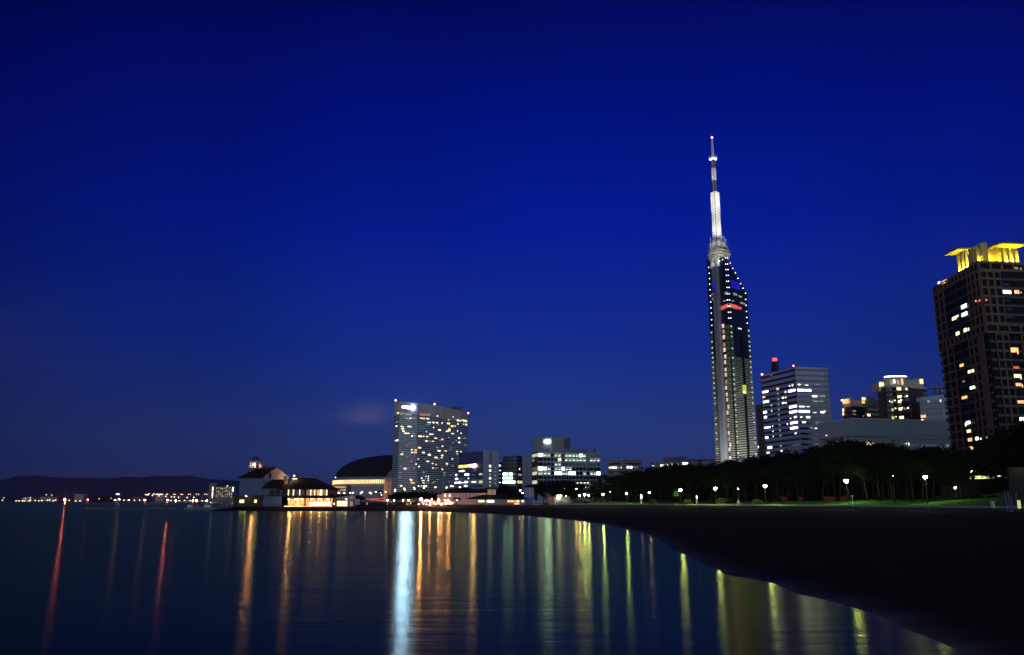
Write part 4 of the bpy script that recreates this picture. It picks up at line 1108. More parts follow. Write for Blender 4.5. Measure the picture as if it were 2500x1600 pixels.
    lits(t, [((gx(2235, Y), Y + 5.9), (gx(2266, Y), Y + 5.9))], cr, [(1730, 195, 100, 80, 'O')], o=.05)
    lits(t, fs, cr, [(1355, 318, 90, 44, 'y'), (1445, 320, 50, 32, 'y'), (1355, 440, 56, 36, 'y'), (1383, 428, 16, 16, 'W'), (1464, 430, 22, 18, 'W'), (1265, 520, 50, 36, 'G'), (1215, 512, 18, 16, 'W'), (1290, 497, 16, 16, 'W'), (1355, 515, 56, 40, 'y'), (1385, 490, 18, 16, 'W'), (1270, 640, 50, 36, 'G'), (1302, 620, 16, 14, 'W'), (1365, 630, 60, 40, 'y'), (1400, 612, 16, 14, 'W'), (1480, 614, 22, 20, 'W'), (1275, 765, 50, 40, 'G'), (1312, 748, 16, 14, 'w'), (1385, 760, 80, 40, 'y'), (1410, 745, 16, 14, 'W'), (1445, 440, 40, 30, 'D'), (1440, 625, 40, 30, 'D')], o=1.05)
    # C : pale block, partly hidden by the dark tower
    Y = 500; zr = zt(957, Y)
    c = [P2(2244, 975, Y + 3), P2(2300, 962, Y - 4), P2(2345, 958, Y + 4)]
    t, poly, faces = box_building('apartment_block', 'pale grey apartment block peeping out left of the dark brown tower', 'apartment block', c, zr)
    za = zt(975, Y)
    MB().prism(poly, LZ, za).build('wall', M['concrete'], t)
    a, b = P2(2252, 965, Y + 6), P2(2345, 958, Y + 6)
    MB().prism([a, b, (b[0], b[1] + 8), (a[0], a[1] + 8)], za, [zt(966, Y), zt(958, Y), zt(958, Y), zt(966, Y)]).build('penthouse', M['concrete'], t)
    mb = MB().box(gx(2288, Y), gx(2330, Y), Y + 2, Y + 10, zt(946, Y), zt(942.5, Y)); mb.box(gx(2294, Y), gx(2300, Y), Y + 4, Y + 8, zt(958, Y), zt(946, Y)); mb.box(gx(2303, Y), gx(2330, Y), Y + 4, Y + 9, zt(957, Y), zt(946, Y))
    mb.build('rooftop_frame', M['officeblue'], t)
    for r in range(10):
        for k in range(5):
            z = za - 3.3 * (r + 1)
            f = faces[0]; MB().panel(*f, .06 + k * .19, .17 + k * .19, z, z + 1.8, 0, .12).build('window', M['darkglass'], t)
        for k in range(4): MB().panel(*faces[1], .06 + k * .23, .2 + k * .23, z, z + 1.8, 0, .12).build('window', M['darkglass'], t)
    lits(t, faces, cr, [(1735, 740, 80, 40, 'o'), (2003, 502, 14, 34, 'w'), (1820, 510, 40, 30, 'd')], o=.2)
    lits(t, [((gx(2303, Y), Y + 3.9), (gx(2330, Y), Y + 3.9))], cr, [(2128, 297, 16, 40, 'W')], o=.05)
E['O'] = glow('light_orange_strong', (1, .62, .26), 2.0, .45, .5)
apartments()

# ---------------------------------------------------------------- dark brown tower at the right edge
def brown_tower():
    zr = zt(640, 335)
    C = P2(2388, 640, 335); Lf = P2(2279, 703.6, Yz(703.6, zr)); Rr = P2(2660, 652, Yz(652, zr))
    base = thing('residential_tower', 'dark brown residential tower with a yellow floodlit roof at the right edge', 'residential tower', (C[0], C[1], LZ))
    t = base
    poly = [Lf, C, Rr, away(Rr, 42, -.05), away(Lf, 34, .03)]
    zu = hit(Lf, C, 2296, 857)[1]
    zu = (zu + hit(Lf, C, 2388 + 14, 818)[1]) / 2
    cx, cy = sum(p[0] for p in poly) / 5, sum(p[1] for p in poly) / 5
    def inset(s): return [(cx + (x - cx) * s, cy + (y - cy) * s) for x, y in poly]
    low = inset(.972)
    MB().prism(inset(.996), zu, zr).build('core', M['blackglass'], t)
    MB().prism([(cx + (x - cx) * .966, cy + (y - cy) * .966) for x, y in poly], LZ, zu).build('core', M['blackglass'], t)
    fU = [(Lf, C), (C, Rr)]; fD = [(low[0], low[1]), (low[1], low[2])]
    FH = 3.42
    frame = MB(); wins = []; decks = MB()
    def grid(f, u0, u1, n, z0, z1, d=.55, pier=.012, sp=.95):
        k = 0; z = z1
        frame.panel(*f, u0, u1, z1 - .5, z1, 0, d)
        while z - FH >= z0 - .01:
            frame.panel(*f, u0, u1, z - FH, z - FH + sp, 0, d)
            for i in range(n):
                a = u0 + (u1 - u0) * i / n; b = u0 + (u1 - u0) * (i + 1) / n
                wins.append((f[0], f[1], a + pier, b - pier, z - FH + sp + .04, z - .06 - (.5 if z == z1 else 0), .05, .12))
            z -= FH
        for i in range(n + 1):
            u = u0 + (u1 - u0) * i / n
            frame.panel(*f, max(u - pier, u0 - pier * .0), min(u + pier, u1 + pier * .0) if i < n else u1, z, z1 - .5, 0, d - .02)
    def bal(f, u0, u1, z0, z1):
        z = z1
        while z - FH >= z0 - .01:
            decks.panel(*f, u0, u1, z - FH, z - FH + .25, -.0, .35); decks.panel(*f, u0, u1, z - FH + .3, z - FH + 1.0, .2, .26); z -= FH
        decks.panel(*f, u0 + (u1 - u0) * .5, u0 + (u1 - u0) * .52, z0, z1, 0, .3)
    nU = int((zr - zu) / FH); FH = (zr - zu) / nU
    L_, R_ = fU
    def uu(f, x, y): return hit(f[0], f[1], 2250 + x * .18182, 580 + y * .18182)[0]
    a = [uu(L_, 300, 640), uu(L_, 612, 560)]
    grid(L_, 0, 1, 12, zr - FH, zr, pier=.010)
    grid(L_, 0, a[0] - .02, 2, zu + FH, zr - FH); bal(L_, a[0], a[1], zu + FH, zr - FH); grid(L_, a[1], 1, 3, zu + FH, zr - FH)
    grid(L_, 0, 1, 11, zu, zu + FH, pier=.010)
    b = [uu(R_, 1062, 600)]
    nR = 9
    grid(R_, 0, 1, 10, zr - FH, zr, pier=.007)
    grid(R_, 0, b[0], 3, zu + FH, zr - FH, pier=.008); bal(R_, b[0], .72, zu + FH, zr - FH); grid(R_, .72, 1, 3, zu + FH, zr - FH, pier=.008)
    grid(R_, 0, 1, 10, zu, zu + FH, pier=.007)
    LD, RD = fD
    def ud(f, x, y): return hit(f[0], f[1], 2250 + x * .2013, 850 + y * .2013)[0]
    nD = int((zu - LZ) / FH); zd = zu - nD * FH
    c0, c1, c2 = ud(LD, 405, 100), ud(LD, 590, 60), ud(LD, 712, 60)
    grid(LD, 0.01, c0, 2, zd, zu); bal(LD, c0, c1, zd, zu); grid(LD, c1, c2, 2, zd, zu)
    frame.panel(*LD, c2, min(c2 + .10, .99), LZ, zu, -.1, .5)
    e0, e1, e2 = ud(RD, 915, 60), ud(RD, 1075, 60), ud(RD, 1225, 60)
    bal(RD, 0.01, e0, zd, zu); grid(RD, e0, e1, 2, zd, zu, pier=.007); bal(RD, e1, e2, zd, zu); grid(RD, e2, min(e2 + .16, .9), 2, zd, zu, pier=.007)
    frame.build('frame', M['brownframe'], t); decks.build('balconies', M['darkmetal'], t)
    parts(t, 'window_glass', M['blackglass'], wins)
    # small brackets sticking out of the left edge
    for k in range(nD): MB().box(low[0][0] - 1.0, low[0][0] + .2, low[0][1] - .3, low[0][1] + .5, zd + k * FH + 1.5, zd + k * FH + 2.6).build('air_unit', M['darkmetal'], t)
    it = '''243 608 30 28 w;305 600 46 46 o;345 578 14 34 o;580 925 72 48 W;587 1030 72 46 W;450 1085 60 44 y;492 1055 24 26 w;495 1290 46 46 y;598 1245 40 52 y;642 1240 14 52 w;520 1380 34 12 D;745 852 22 24 o;790 848 36 30 r;862 842 26 30 r;1140 735 104 42 W;1270 735 62 48 o;1325 742 16 16 o;1260 415 50 24 d;1325 430 20 44 d;1240 1510 100 56 o;1120 635 90 20 bal;1130 850 90 20 bal;1160 965 90 20 bal;1180 1070 90 20 bal;1210 1280 60 14 bal;1210 1400 60 24 bal'''
    lits(t, fU, (2250, 580, .18182), [(float(a_), float(b_), float(c_), float(d_), e_) for a_, b_, c_, d_, e_ in (q.split() for q in it.split(';')) if float(b_) < 1330], o=.3)
    lits(t, fD, (2250, 580, .18182), [(float(a_), float(b_), float(c_), float(d_), e_) for a_, b_, c_, d_, e_ in (q.split() for q in it.split(';')) if float(b_) >= 1330], o=.3)
    it = '''495 210 46 34 o;600 285 56 36 y;637 275 14 34 w;520 405 30 20 D;625 480 50 32 W;658 478 8 28 p;530 600 66 34 o;575 905 46 34 W;545 930 12 40 w;583 1008 46 36 y;597 1112 50 40 o;612 1212 42 36 o;688 1098 44 36 W;727 1092 12 38 w;806 1086 26 30 y;1120 35 92 40 o;1162 65 14 22 o;1140 238 66 28 r;1158 340 86 40 y;1198 370 10 22 y;1170 445 66 36 o;1215 460 12 36 o;1200 655 84 36 o;1215 862 66 40 W'''
    lits(t, fD, (2250, 850, .2013), [(float(a_), float(b_), float(c_), float(d_), e_) for a_, b_, c_, d_, e_ in (q.split() for q in it.split(';'))], o=.3)
    for y in range(20, 1000, 104): lits(t, fD, (2250, 850, .2013), [(820 + y * .115, y, 44, 24, 'bal')], o=.3)
    # ---- floodlit roof
    MB().prism(inset(.99), zr, zr + .8).build('roof_edge', M['brownframe'], t)
    wz = zr + .8
    def onz(px, py, z):
        d = ray(px, py); k = (z - CH) / d[2]; return (d[0] * k, d[1] * k)
    z1 = hit(*L_, 2332.7, 622)[1]; z2 = hit(*R_, 2449, 604.5)[1]
    def lamp(X, Y, z, en, col=(1, .74, .03)):
        l = bpy.data.lights.new('roof_floodlight', 'POINT'); l.energy = en; l.color = col; l.shadow_soft_size = .25
        o = bpy.data.objects.new('roof_floodlight', l); COL.objects.link(o); o.parent = t; o.location = Vector((X, Y, z)) - Vector(t.location)
    for zc, K, T, Q in ((z1, (2337, 608), (2304.5, 625), (2392, 607)), (z2, (2446, 593.6), (2404, 610), (2512, 597))):
        K, T, Q = onz(*K, zc), onz(*T, zc), onz(*Q, zc); W4 = (T[0] + Q[0] - K[0], T[1] + Q[1] - K[1])
        MB().prism([K, Q, W4, T], zc, zc + .35).build('canopy', M['yellow'], t); MB().prism([(K[0] - .1, K[1] - .2), (Q[0] + .2, Q[1] - .1), W4, (T[0] - .2, T[1])], zc + .35, zc + .6).build('canopy_top', M['darkmetal'], t)
    for f, cols, zc in ((L_, (475, 530, 582), z1), (R_, (1108, 1186, 1264), z2)):
        ex, ey = f[1][0] - f[0][0], f[1][1] - f[0][1]; L = math.hypot(ex, ey)
        for c_ in cols:
            u = hit(f[0], f[1], 2250 + c_ * .18182, 580 + (410 if f is L_ else 335) * .18182)[0]; w_ = .55 / L
            MB().panel(*f, u - w_, u + w_, wz, zc, -1.5, -.4).build('column', M['yellow'], t)
            X, Y = sub(*f, u + 1.6 / L); lamp(X - ey / L * .6, Y + ex / L * .6, wz + .5, 2000, (1, .84, .12))
    # lit wall between the canopies, set back from the edge, with a narrow stair block at the corner
    ua, ub = hit(*L_, 2250 + 600 * .18182, 650)[0], hit(*R_, 2500, 640)[0]
    MB().panel(*L_, ua, .97, wz, z1, -5, -2.6).build('roof_wall', M['yellow'], t)
    MB().panel(*R_, .0, ub, wz, z2, -5, -2.6).build('roof_wall', M['yellow'], t)
    MB().panel(*R_, .012, .045, wz, z2 - .4, -2.6, -1.2).build('stair_block', M['yellow'], t)
    for f, us_ in ((L_, (ua + .03, .82, .92)), (R_, (.03, .075, .12, .16, .34, .4))):
        ex, ey = f[1][0] - f[0][0], f[1][1] - f[0][1]; L = math.hypot(ex, ey)
        for u in us_: X, Y = sub(*f, u); lamp(X - ey / L * .9, Y + ex / L * .9, wz + .6, 950)
M['yellow'] = surf('yellow_tinted', (.45, .40, .12), .8, .1, .3)  # floodlight yellow is partly put into this wall colour
brown_tower()

# ================================================================== PIER AND WATERFRONT
PY = 290.0
def g_(px, Y=PY): return gx(px, Y)
def crop3(x, y): return 540 + x * .12464, 1080 + y * .12464
def pier():
    t = thing('pier', 'dark timber pier on piles under the white church hall and restaurant', 'pier', (g_(680), PY, 0))
    zd = zt(1239, PY)
    MB().box(g_(566), g_(822), PY - 2, PY + 40, zd - .35, zd).build('deck', M['timber'], t)
    piles = []
    rr = random.Random(2)
    px = 568
    while px < 822:
        x = g_(px); MB().cyl((x, PY - 1.4 + rr.uniform(-.1, .3), -1.5), (x, PY - 1.4, zd - .35), .28, n=8).build('pile', M['timber'], t); px += 8
    MB().box(g_(566), g_(822), PY + .4, PY + .8, -1, zd - .35).build('fascia', M['timber'], t)
    mb = MB()
    for px in range(568, 822, 4): mb.box(g_(px) - .03, g_(px) + .03, PY - 1.93, PY - 1.87, zd, zd + 1.0)
    for zz in (.5, 1.0): mb.box(g_(566), g_(822), PY - 1.94, PY - 1.86, zd + zz, zd + zz + .05)
    mb.build('railing', M['darkmetal'], t)
    return zd
ZD = pier()
def church():
    t = thing('church_hall', 'white church-like hall with a dark roof and a lit bell lantern on the pier', 'hall', (g_(610), PY, ZD))
    # lower dark storey
    zs = zt(1211, PY)
    MB().box(g_(569), g_(700), PY + 1, PY + 16, ZD, zs).build('lower_storey', M['timber'], t)
    for px in (585.5, 591, 622): MB().box(g_(px) - .38, g_(px) + .38, PY + .8, PY + .98, zt(1228, PY), zt(1220.5, PY)).build('lit_door', E['y'], t)
    MB().box(g_(567), g_(702), PY - .2, PY + 16, zs, zs + .25).build('terrace_slab', M['timber'], t)
    ze = zt(1166, PY)
    A = (g_(570.2), PY + 5); C = (g_(639), PY + 1.0); B = (g_(683), PY + 8.5)
    D = (A[0] + B[0] - C[0], A[1] + B[1] - C[1])
    wz = zs + .25
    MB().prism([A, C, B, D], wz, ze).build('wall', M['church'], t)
    # gable wall facing right with concave shoulders
    zr = zt(1141.5, PY + 5)
    gpts = [(0, ze), (.10, ze + (zr - ze) * .27), (.28, ze + (zr - ze) * .58), (.5, zr), (.74, ze + (zr - ze) * .66), (.90, ze + (zr - ze) * .30), (1.0, ze)]
    ex, ey = B[0] - C[0], B[1] - C[1]; L = math.hypot(ex, ey); nx, ny = ey / L, -ex / L
    f = [(C[0] + ex * u + nx * .05, C[1] + ey * u + ny * .05, z) for u, z in gpts]; b = [(x - nx * .4, y - ny * .4, z) for x, y, z in f]
    mb = MB(); mb.hexa(f, b); mb.build('gable', M['churchlit'], t)
    u, z = hit(C, B, *crop3(958, 655))
    MB().panel(C, B, u - .035, u + .035, z - .9, z + .9, .06, .16).build('window', M['darkglass'], t)
    # roof: two slopes
    mC = (C[0] + ex * .5, C[1] + ey * .5); mA = (A[0] + ex * .5, A[1] + ey * .5)
    # ridge stops short of the hipped far end
    rA = (mA[0] + (mC[0] - mA[0]) * .33, mA[1] + (mC[1] - mA[1]) * .33)
    o = .5
    lx, ly = (C[0] - A[0]), (C[1] - A[1]); LL = math.hypot(lx, ly); ax_, ay_ = lx / LL, ly / LL
    a_ = (A[0] - ax_ * o + nx * 0 - ex / L * o, A[1] - ay_ * o - ey / L * o, ze - .15); c_ = (C[0] - ex / L * o - ax_ * .1, C[1] - ey / L * o - .0, ze - .15)
    b_ = (B[0] + ex / L * o, B[1] + ey / L * o, ze - .15); d_ = (D[0] + ex / L * o - ax_ * o, D[1] + ey / L * o, ze - .15)
    r0 = (rA[0], rA[1], zr); r1 = (mC[0] - nx * .2, mC[1] - ny * .2, zr)
    mb = MB(); up = lambda q: (q[0], q[1], q[2] + .25)
    mb.hexa([a_, c_, r1, r0], [up(a_), up(c_), up(r1), up(r0)]); mb.hexa([d_, r0, r1, b_], [up(d_), up(r0), up(r1), up(b_)]); mb.hexa([a_, r0, d_], [up(a_), up(r0), up(d_)])
    roof = mb.build('roof', M['roofdark'], t)
    for x in (400, 468, 538, 606, 675, 745):
        u, z = hit(A, C, *crop3(x, 755)); MB().panel(A, C, u - .014, u + .014, z - .85, z + .85, -.05, .08).build('slit_window', M['officeblue'], t)
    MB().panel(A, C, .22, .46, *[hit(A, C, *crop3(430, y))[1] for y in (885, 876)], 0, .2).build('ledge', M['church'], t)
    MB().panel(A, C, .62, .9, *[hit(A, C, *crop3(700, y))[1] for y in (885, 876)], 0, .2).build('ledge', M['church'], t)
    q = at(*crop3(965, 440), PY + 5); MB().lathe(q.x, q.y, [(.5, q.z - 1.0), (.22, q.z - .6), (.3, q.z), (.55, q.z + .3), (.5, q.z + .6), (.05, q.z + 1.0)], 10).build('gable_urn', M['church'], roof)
    # bell lantern
    cx, cy = g_(617.5, PY + 4), PY + 4.5
    zb, z1 = zt(1143.5, PY + 4), zt(1126.5, PY + 4)
    ln = MB(); n = 8; r = g_(631, PY) - g_(617.5, PY)
    for k in range(n):
        a = math.pi / 8 + k * math.pi / 4; x, y = cx + r * math.cos(a), cy + r * math.sin(a)
        ln.cyl((x, y, zb), (x, y, z1 - .4), .24, n=8)
    ln.lathe(cx, cy, [(r + .15, z1 - .55), (r + .35, z1 - .3), (r + .45, z1), (r * .3, z1 + .05)], 24)
    ln.lathe(cx, cy, [(r * 1.42, zb - .25), (r * 1.42, zb + .1), (.1, zb + .12)], 24)
    ln.cyl((cx, cy, zb), (cx, cy, z1), .35, n=10)
    ln.build('bell_lantern', M['churchlit'], t)
    for sx in (-1, 1):
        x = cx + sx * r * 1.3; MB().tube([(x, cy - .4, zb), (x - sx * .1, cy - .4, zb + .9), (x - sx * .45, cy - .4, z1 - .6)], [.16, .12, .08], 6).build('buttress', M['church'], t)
    dm = [(r * .86 * math.cos(a), z1 + .05 + r * .9 * math.sin(a)) for a in [math.pi / 2 * k / 7 for k in range(8)]]
    dome = MB().lathe(cx, cy, dm[:-1] + [(.3, dm[-1][1])], 20).build('dome', M['bluedome'], t, smooth=True)
    zt_ = dm[-1][1]; zball = zt(1108, PY + 4)
    MB().cyl((cx, cy, zt_ - .2), (cx, cy, zball), .42, .25, 10).ball((cx, cy, zball + .2), .42, 8).cyl((cx, cy, zball + .5), (cx, cy, zt(1099, PY + 4)), .12, .02, 6).build('finial', M['church'], dome)
    for k in range(3):
        a = -math.pi / 2 + (k - 1) * 1.3; add_point(t, (cx + r * .6 * math.cos(a), cy + r * .6 * math.sin(a), zb + .7), 60, (1, .82, .42), .15)
    add_point(t, (cx, cy - r * 1.3, zb + .5), 60, (1, .8, .45), .15)
    MB().ball((cx, cy - r * .75, zb + 1.2), .3, 8).build('lantern_lamp', E['lan'], t)
    add_point(t, (C[0] + ex * 1.0 + nx * 2.2, C[1] + ey * 1.0 + ny * 2.2, ze + .2), 900, (1, .50, .20), .3)
    add_point(t, (C[0] + ex * .75 + nx * 1.6, C[1] + ey * .75 + ny * 1.6, ze - 1.5), 160, (1, .50, .20), .3)
def add_point(parent, loc, energy, col, rad=.2):
    l = bpy.data.lights.new('lamp_light', 'POINT'); l.energy = energy; l.color = col; l.shadow_soft_size = rad
    o = bpy.data.objects.new('lamp_light', l); COL.objects.link(o); org = Vector((0, 0, 0)); q = parent
    while q is not None: org += Vector(q.location); q = q.parent
    o.location = Vector(loc) - org; o.parent = parent; return o
church()
def hip(mb, x0, x1, y0, y1, z0, rx0, rx1, ry, zr, th=.25):
    a, b, c, d = (x0, y0, z0), (x1, y0, z0), (x1, y1, z0), (x0, y1, z0); r0, r1 = (rx0, ry, zr), (rx1, ry, zr)
    up = lambda q: (q[0], q[1], q[2] + th)
    for f in ([a, b, r1, r0], [b, c, r1], [c, d, r0, r1], [d, a, r0]): mb.hexa(f, [up(q) for q in f])
    return mb
def restaurant():
    t = thing('restaurant', 'two storey pier restaurant with a dark hipped roof and glowing orange windows', 'restaurant', (g_(750), PY, ZD))
    Y = PY
    x0, x1 = g_(683), g_(800); ze = zt(1196, Y)
    MB().box(x0, x1, Y + 1, Y + 16, ZD, ze).build('wall', M['timber'], t)
    roof = hip(MB(), g_(680), g_(805), Y - .6, Y + 18, ze, g_(706), g_(749), Y + 9, zt(1168.5, Y + 9)).build('roof', M['roofdark'], t)
    # upper storey glazing with bright strips between dark posts
    ZA, ZB = zt(1210.5, Y), zt(1196.8, Y)
    A, B = (g_(700), Y + 1), (g_(800), Y + 1)
    lits(t, [(A, B)], (540, 1080, .12464), [(1318, 985, 26, 112, 'y'), (1418, 985, 22, 112, 'y'), (1540, 985, 18, 112, 'y'), (1700, 985, 50, 112, 'D'), (1755, 985, 24, 112, 'y'), (1800, 985, 30, 112, 'D'), (1832, 985, 18, 112, 'y'), (1862, 985, 36, 110, 'D'), (1900, 985, 24, 112, 'o'), (1955, 985, 50, 112, 'y'), (2020, 985, 50, 110, 'D'), (2068, 985, 24, 112, 'y')], o=.05)
    lits(t, [(A, B)], (540, 1080, .12464), [(1367, 985, 70, 110, 'rd'), (1480, 985, 90, 110, 'rd'), (1590, 985, 70, 110, 'rd')], o=.03)
    MB().box(g_(696), g_(803), Y - .8, Y + 16, ZA - .5, ZA).build('balcony_slab', M['timber'], t)
    # ground floor: left bay bulging, right bay with balusters
    z0, z1 = zt(1235, Y), zt(1217, Y)
    for pa, pb, c in ((703, 711, 'o'), (712, 724, 'F'), (725, 727.5, 'y'), (728.5, 740.5, 'F')):
        MB().box(g_(pa), g_(pb), Y + .3, Y + .9, z0, z1 - (.2 if pa < 720 else 0)).build('lit_window', E[c], t)
    MB().box(g_(698), g_(742), Y - 2.0, Y + .2, z0 - .3, z0 - .05).build('lit_sill', E['y'], t)
    MB().box(g_(743.5), g_(810), Y + .3, Y + .9, z0 - .3, z1).build('lit_window', E['F'], t)
    n = 17
    for k in range(n):
        x = g_(757 + k * 3.1); MB().lathe(x, Y - .6, [(.16, z0), (.2, z0 + .3), (.09, z0 + 1.0), (.17, z0 + 1.3)], 8).build('baluster', E['w'], t)
    for k in range(8): MB().box(g_(746 + k * 8.7) - .12, g_(746 + k * 8.7) + .12, Y - .1, Y + .25, z0, z1).build('post', M['timber'], t)
    MB().box(g_(742), g_(812), Y - .9, Y - .4, z0 - .35, z0).build('lit_sill', E['o'], t)
    hip(MB(), g_(740), g_(815), Y - 1.6, Y + 6, z1 + .05, g_(752), g_(803), Y + 3, zt(1209, Y)).build('awning_roof', M['roofdark'], t)
    for px in (706, 722, 737, 762, 781, 800): MB().ball((g_(px), Y - .6, z1 - .25), .12, 8).build('streak_ball', E['rball'], t)  # added glow balls, put in for orange streaks on the water
    # side bay, stepped gable lit orange, and low wing toward the church
    A2, B2 = (g_(668, Y + 3), Y + 3), (g_(697, Y + 3), Y + 3)
    zz = lambda y: zt(y, Y + 3)
    MB().hexa([(g_(668), Y + 2.5, zz(1193)), (g_(676), Y + 2.5, zz(1193)), (g_(693), Y + 2.5, zz(1173)), (g_(686), Y + 2.5, zz(1173))], [(g_(668), Y + 3.5, zz(1193)), (g_(676), Y + 3.5, zz(1193)), (g_(693), Y + 3.5, zz(1173)), (g_(686), Y + 3.5, zz(1173))]).build('gable_coping', M['peach'], t)
    chim = MB().box(g_(685), g_(693.5), Y + 2, Y + 4, zz(1174), zz(1163)).build('chimney', M['peach'], t); MB().box(g_(683), g_(696), Y + 1.7, Y + 4.3, zz(1163), zz(1161.5)).build('chimney_cap', M['cream'], chim)
    add_point(t, (g_(690), Y + .2, zz(1178)), 26, (1, .45, .2), .2)
    MB().cyl((g_(700.5), Y + 6, zz(1170)), (g_(700.5), Y + 6, zz(1152)), .42, .02, 6).build('spire', M['bluedome'], t)
    MB().box(g_(702), g_(712), Y + 4.5, Y + 6, zz(1170), zz(1168)).build('lantern_base', E['y'], t); MB().ball((g_(706), Y + 5, zz(1161.5)), .32, 8).build('lantern', E['w'], t)
    MB().lathe(g_(746.5), Y + 9, [(.7, zt(1169, Y + 9)), (.35, zt(1167, Y + 9)), (.5, zt(1164, Y + 9)), (.75, zt(1162, Y + 9)), (.3, zt(1160.5, Y + 9))], 10).build('roof_urn', M['church'], roof)
    hip(MB(), g_(637), g_(690), Y - .2, Y + 6, zz(1193.5), g_(655), g_(684), Y + 3, zz(1173)).build('link_roof', M['roofdark'], t)
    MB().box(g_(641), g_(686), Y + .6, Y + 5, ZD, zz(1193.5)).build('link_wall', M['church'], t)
    for pa, pb in ((655, 668), (671, 681)): MB().box(g_(pa), g_(pb), Y + .4, Y + .62, ZD + 3.6, zz(1196)).build('opening', M['timber'], t)
pass
E['rd'] = glow('light_room_dim', (.35, .42, .5), .10, .5, .4)
E['F'] = glow('light_restaurant', (1, .42, .12), 1.7, .55, 1.0, nee=True)
restaurant()
def pavilion():
    t = thing('pavilion', 'low pale pavilion with bright yellow windows right of the pier restaurant', 'pavilion', (g_(835), PY + 4, LZ))
    Y = PY + 4
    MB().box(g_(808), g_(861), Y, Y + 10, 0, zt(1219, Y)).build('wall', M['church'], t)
    MB().prism([(g_(801), Y - 1), (g_(850), Y - 1), (g_(850), Y + 9), (g_(801), Y + 9)], zt(1219, Y), [zt(1217, Y), zt(1210, Y), zt(1210, Y), zt(1214, Y)]).build('roof', M['concgrey'], t)
    for k, px in enumerate((823.5, 828.5, 833.5, 838.5, 843.5)): MB().box(g_(px, Y), g_(px + 4.2, Y), Y - .2, Y - .05, zt(1236, Y), zt(1223.5, Y)).build('lit_window', E['y' if k < 4 else 'w'], t)
    MB().box(g_(849), g_(856), Y - .2, Y - .05, zt(1236, Y), zt(1224, Y)).build('lit_window', E['D'], t)
pavilion()
# ---- quay wall from the pier to the beach
def quay():
    mb = MB(); mb.prism([(g_(806), PY - 1.5), (g_(905), PY - 6), (g_(1010), 272), (g_(1010), 292), (g_(806), PY + 8)], -1.5, 1.0)
    mb.build('quay', M['rock'], kind='structure')
quay()
E['bulb'] = glow('light_bulb', (1, .62, .38), 22, 0)
E['globe'] = glow('light_globe', (1, .80, .5), 70, 0, nee=True)
E['globeo'] = glow('light_globe_orange', (1, .34, .17), 1150, 0, nee=True)
E['globey'] = glow('light_globe_yellow', (1, .42, .17), 2500, 0, nee=True)
E['park'] = glow('light_park', (.85, 1, .36), 290, 0, nee=True)
E['parkw2'] = glow('light_garden', (.88, 1, .42), 520, 0, nee=True)
E['park2'] = glow('light_garden_green', (.74, 1, .38), 680, 0, nee=True)
E['parkw'] = glow('light_park_pale', (.75, 1, .4), 600, 0, nee=True)
E['far'] = glow('light_far_white', (1, .72, .45), 9, 0)
E['faro'] = glow('light_far_orange', (1, .38, .2), 210, 0, nee=True)
E['farr'] = glow('light_far_red', (1, .17, .11), 1150, 0, nee=True)
E['farb'] = glow('light_far_blue', (.35, .6, 1), 900, 0, nee=True)
# ---- lamp posts
def lamp_post(label, px, py_top, Y, em, r=.22, base=LZ, group=None, name='lamp_post', h=None):
    p = at(px, py_top, Y)
    t = thing(name, label, 'street lamp', (p.x, p.y, base), group)
    MB().cyl((p.x, p.y, base), (p.x, p.y, p.z - r * .8), .09, .06, 7).cyl((p.x, p.y, base), (p.x, p.y, base + .5), .14, .12, 7).build('pole', M['darkmetal'], t)
    gl = MB().ball((p.x, p.y, p.z), r, 10, .85).build('globe', E[em], t)
    MB().cyl((p.x, p.y, p.z + r * .55), (p.x, p.y, p.z + r * 1.15), r * 1.15, r * .3, 10).build('cap', M['darkmetal'], gl)
    return t
for lab, px, py, Y in (('leftmost white globe lamp behind the dark quay right of the pier pavilion', 946, 1222, 298), ('second white globe lamp on the quay left of the small palms', 962, 1222, 298),
                       ('white globe lamp just left of the uplit palm', 984, 1222, 298), ('white globe lamp standing between the two uplit palms', 997.5, 1221.5, 298)):
    lamp_post(lab, px, py, Y, 'globe', .20, group='globe lamps on the quay')
lamp_post('bright warm lamp over the left end of the beach cafe', 1028, 1219, 296, 'globey', .34, group='lamps round the beach cafe')
lamp_post('small white lamp beside the pier church doors', 600.5, 1211.5, PY - .5, 'globe', .17, base=ZD)
lamp_post('tiny white lamp in front of the pavilion', 816, 1230, PY - 1, 'globe', .12, base=ZD)
lamp_post('small white lamp under the pavilion eave', 845, 1219, PY + 1, 'globe', .13)
# road lamps in front of the stadium
for i, (px, py) in enumerate(((855, 1203.5), (861, 1203.5), (881, 1204), (884, 1202), (903, 1203), (906, 1205), (917.5, 1201), (929, 1203.5), (931, 1208), (941.5, 1201), (840.5, 1204))):
    Y = 620
    p = at(px, py, Y)
    lamp_post('pinkish road lamp on the raised road in front of the stadium', px, py, Y, 'far', .5, group='road lamps in front of the stadium', name='road_lamp')
for i, (px, py) in enumerate(((987, 1193), (988.5, 1196), (1011, 1191), (1012, 1194), (1035, 1191.5), (1063, 1190), (1090, 1191), (965, 1195.5), (964, 1199))):
    lamp_post('warm road lamp at the foot of the hotel', px, py, 700, 'far', .55, group='road lamps at the foot of the hotel', name='road_lamp')
for lab, px, py in (('orange road lamp, leftmost of three below the white grid office', 1347, 1193), ('orange road lamp, middle one of three below the white grid office', 1376.5, 1193), ('orange road lamp, rightmost of three below the white grid office', 1406, 1193)):
    lamp_post(lab, px, py, 420, 'globeo', .48, group='orange road lamps below the grid office', name='road_lamp')
lamp_post('white globe lamp over the dark roof by the small blue tower', 1270, 1198, 380, 'globe', .3, name='road_lamp')
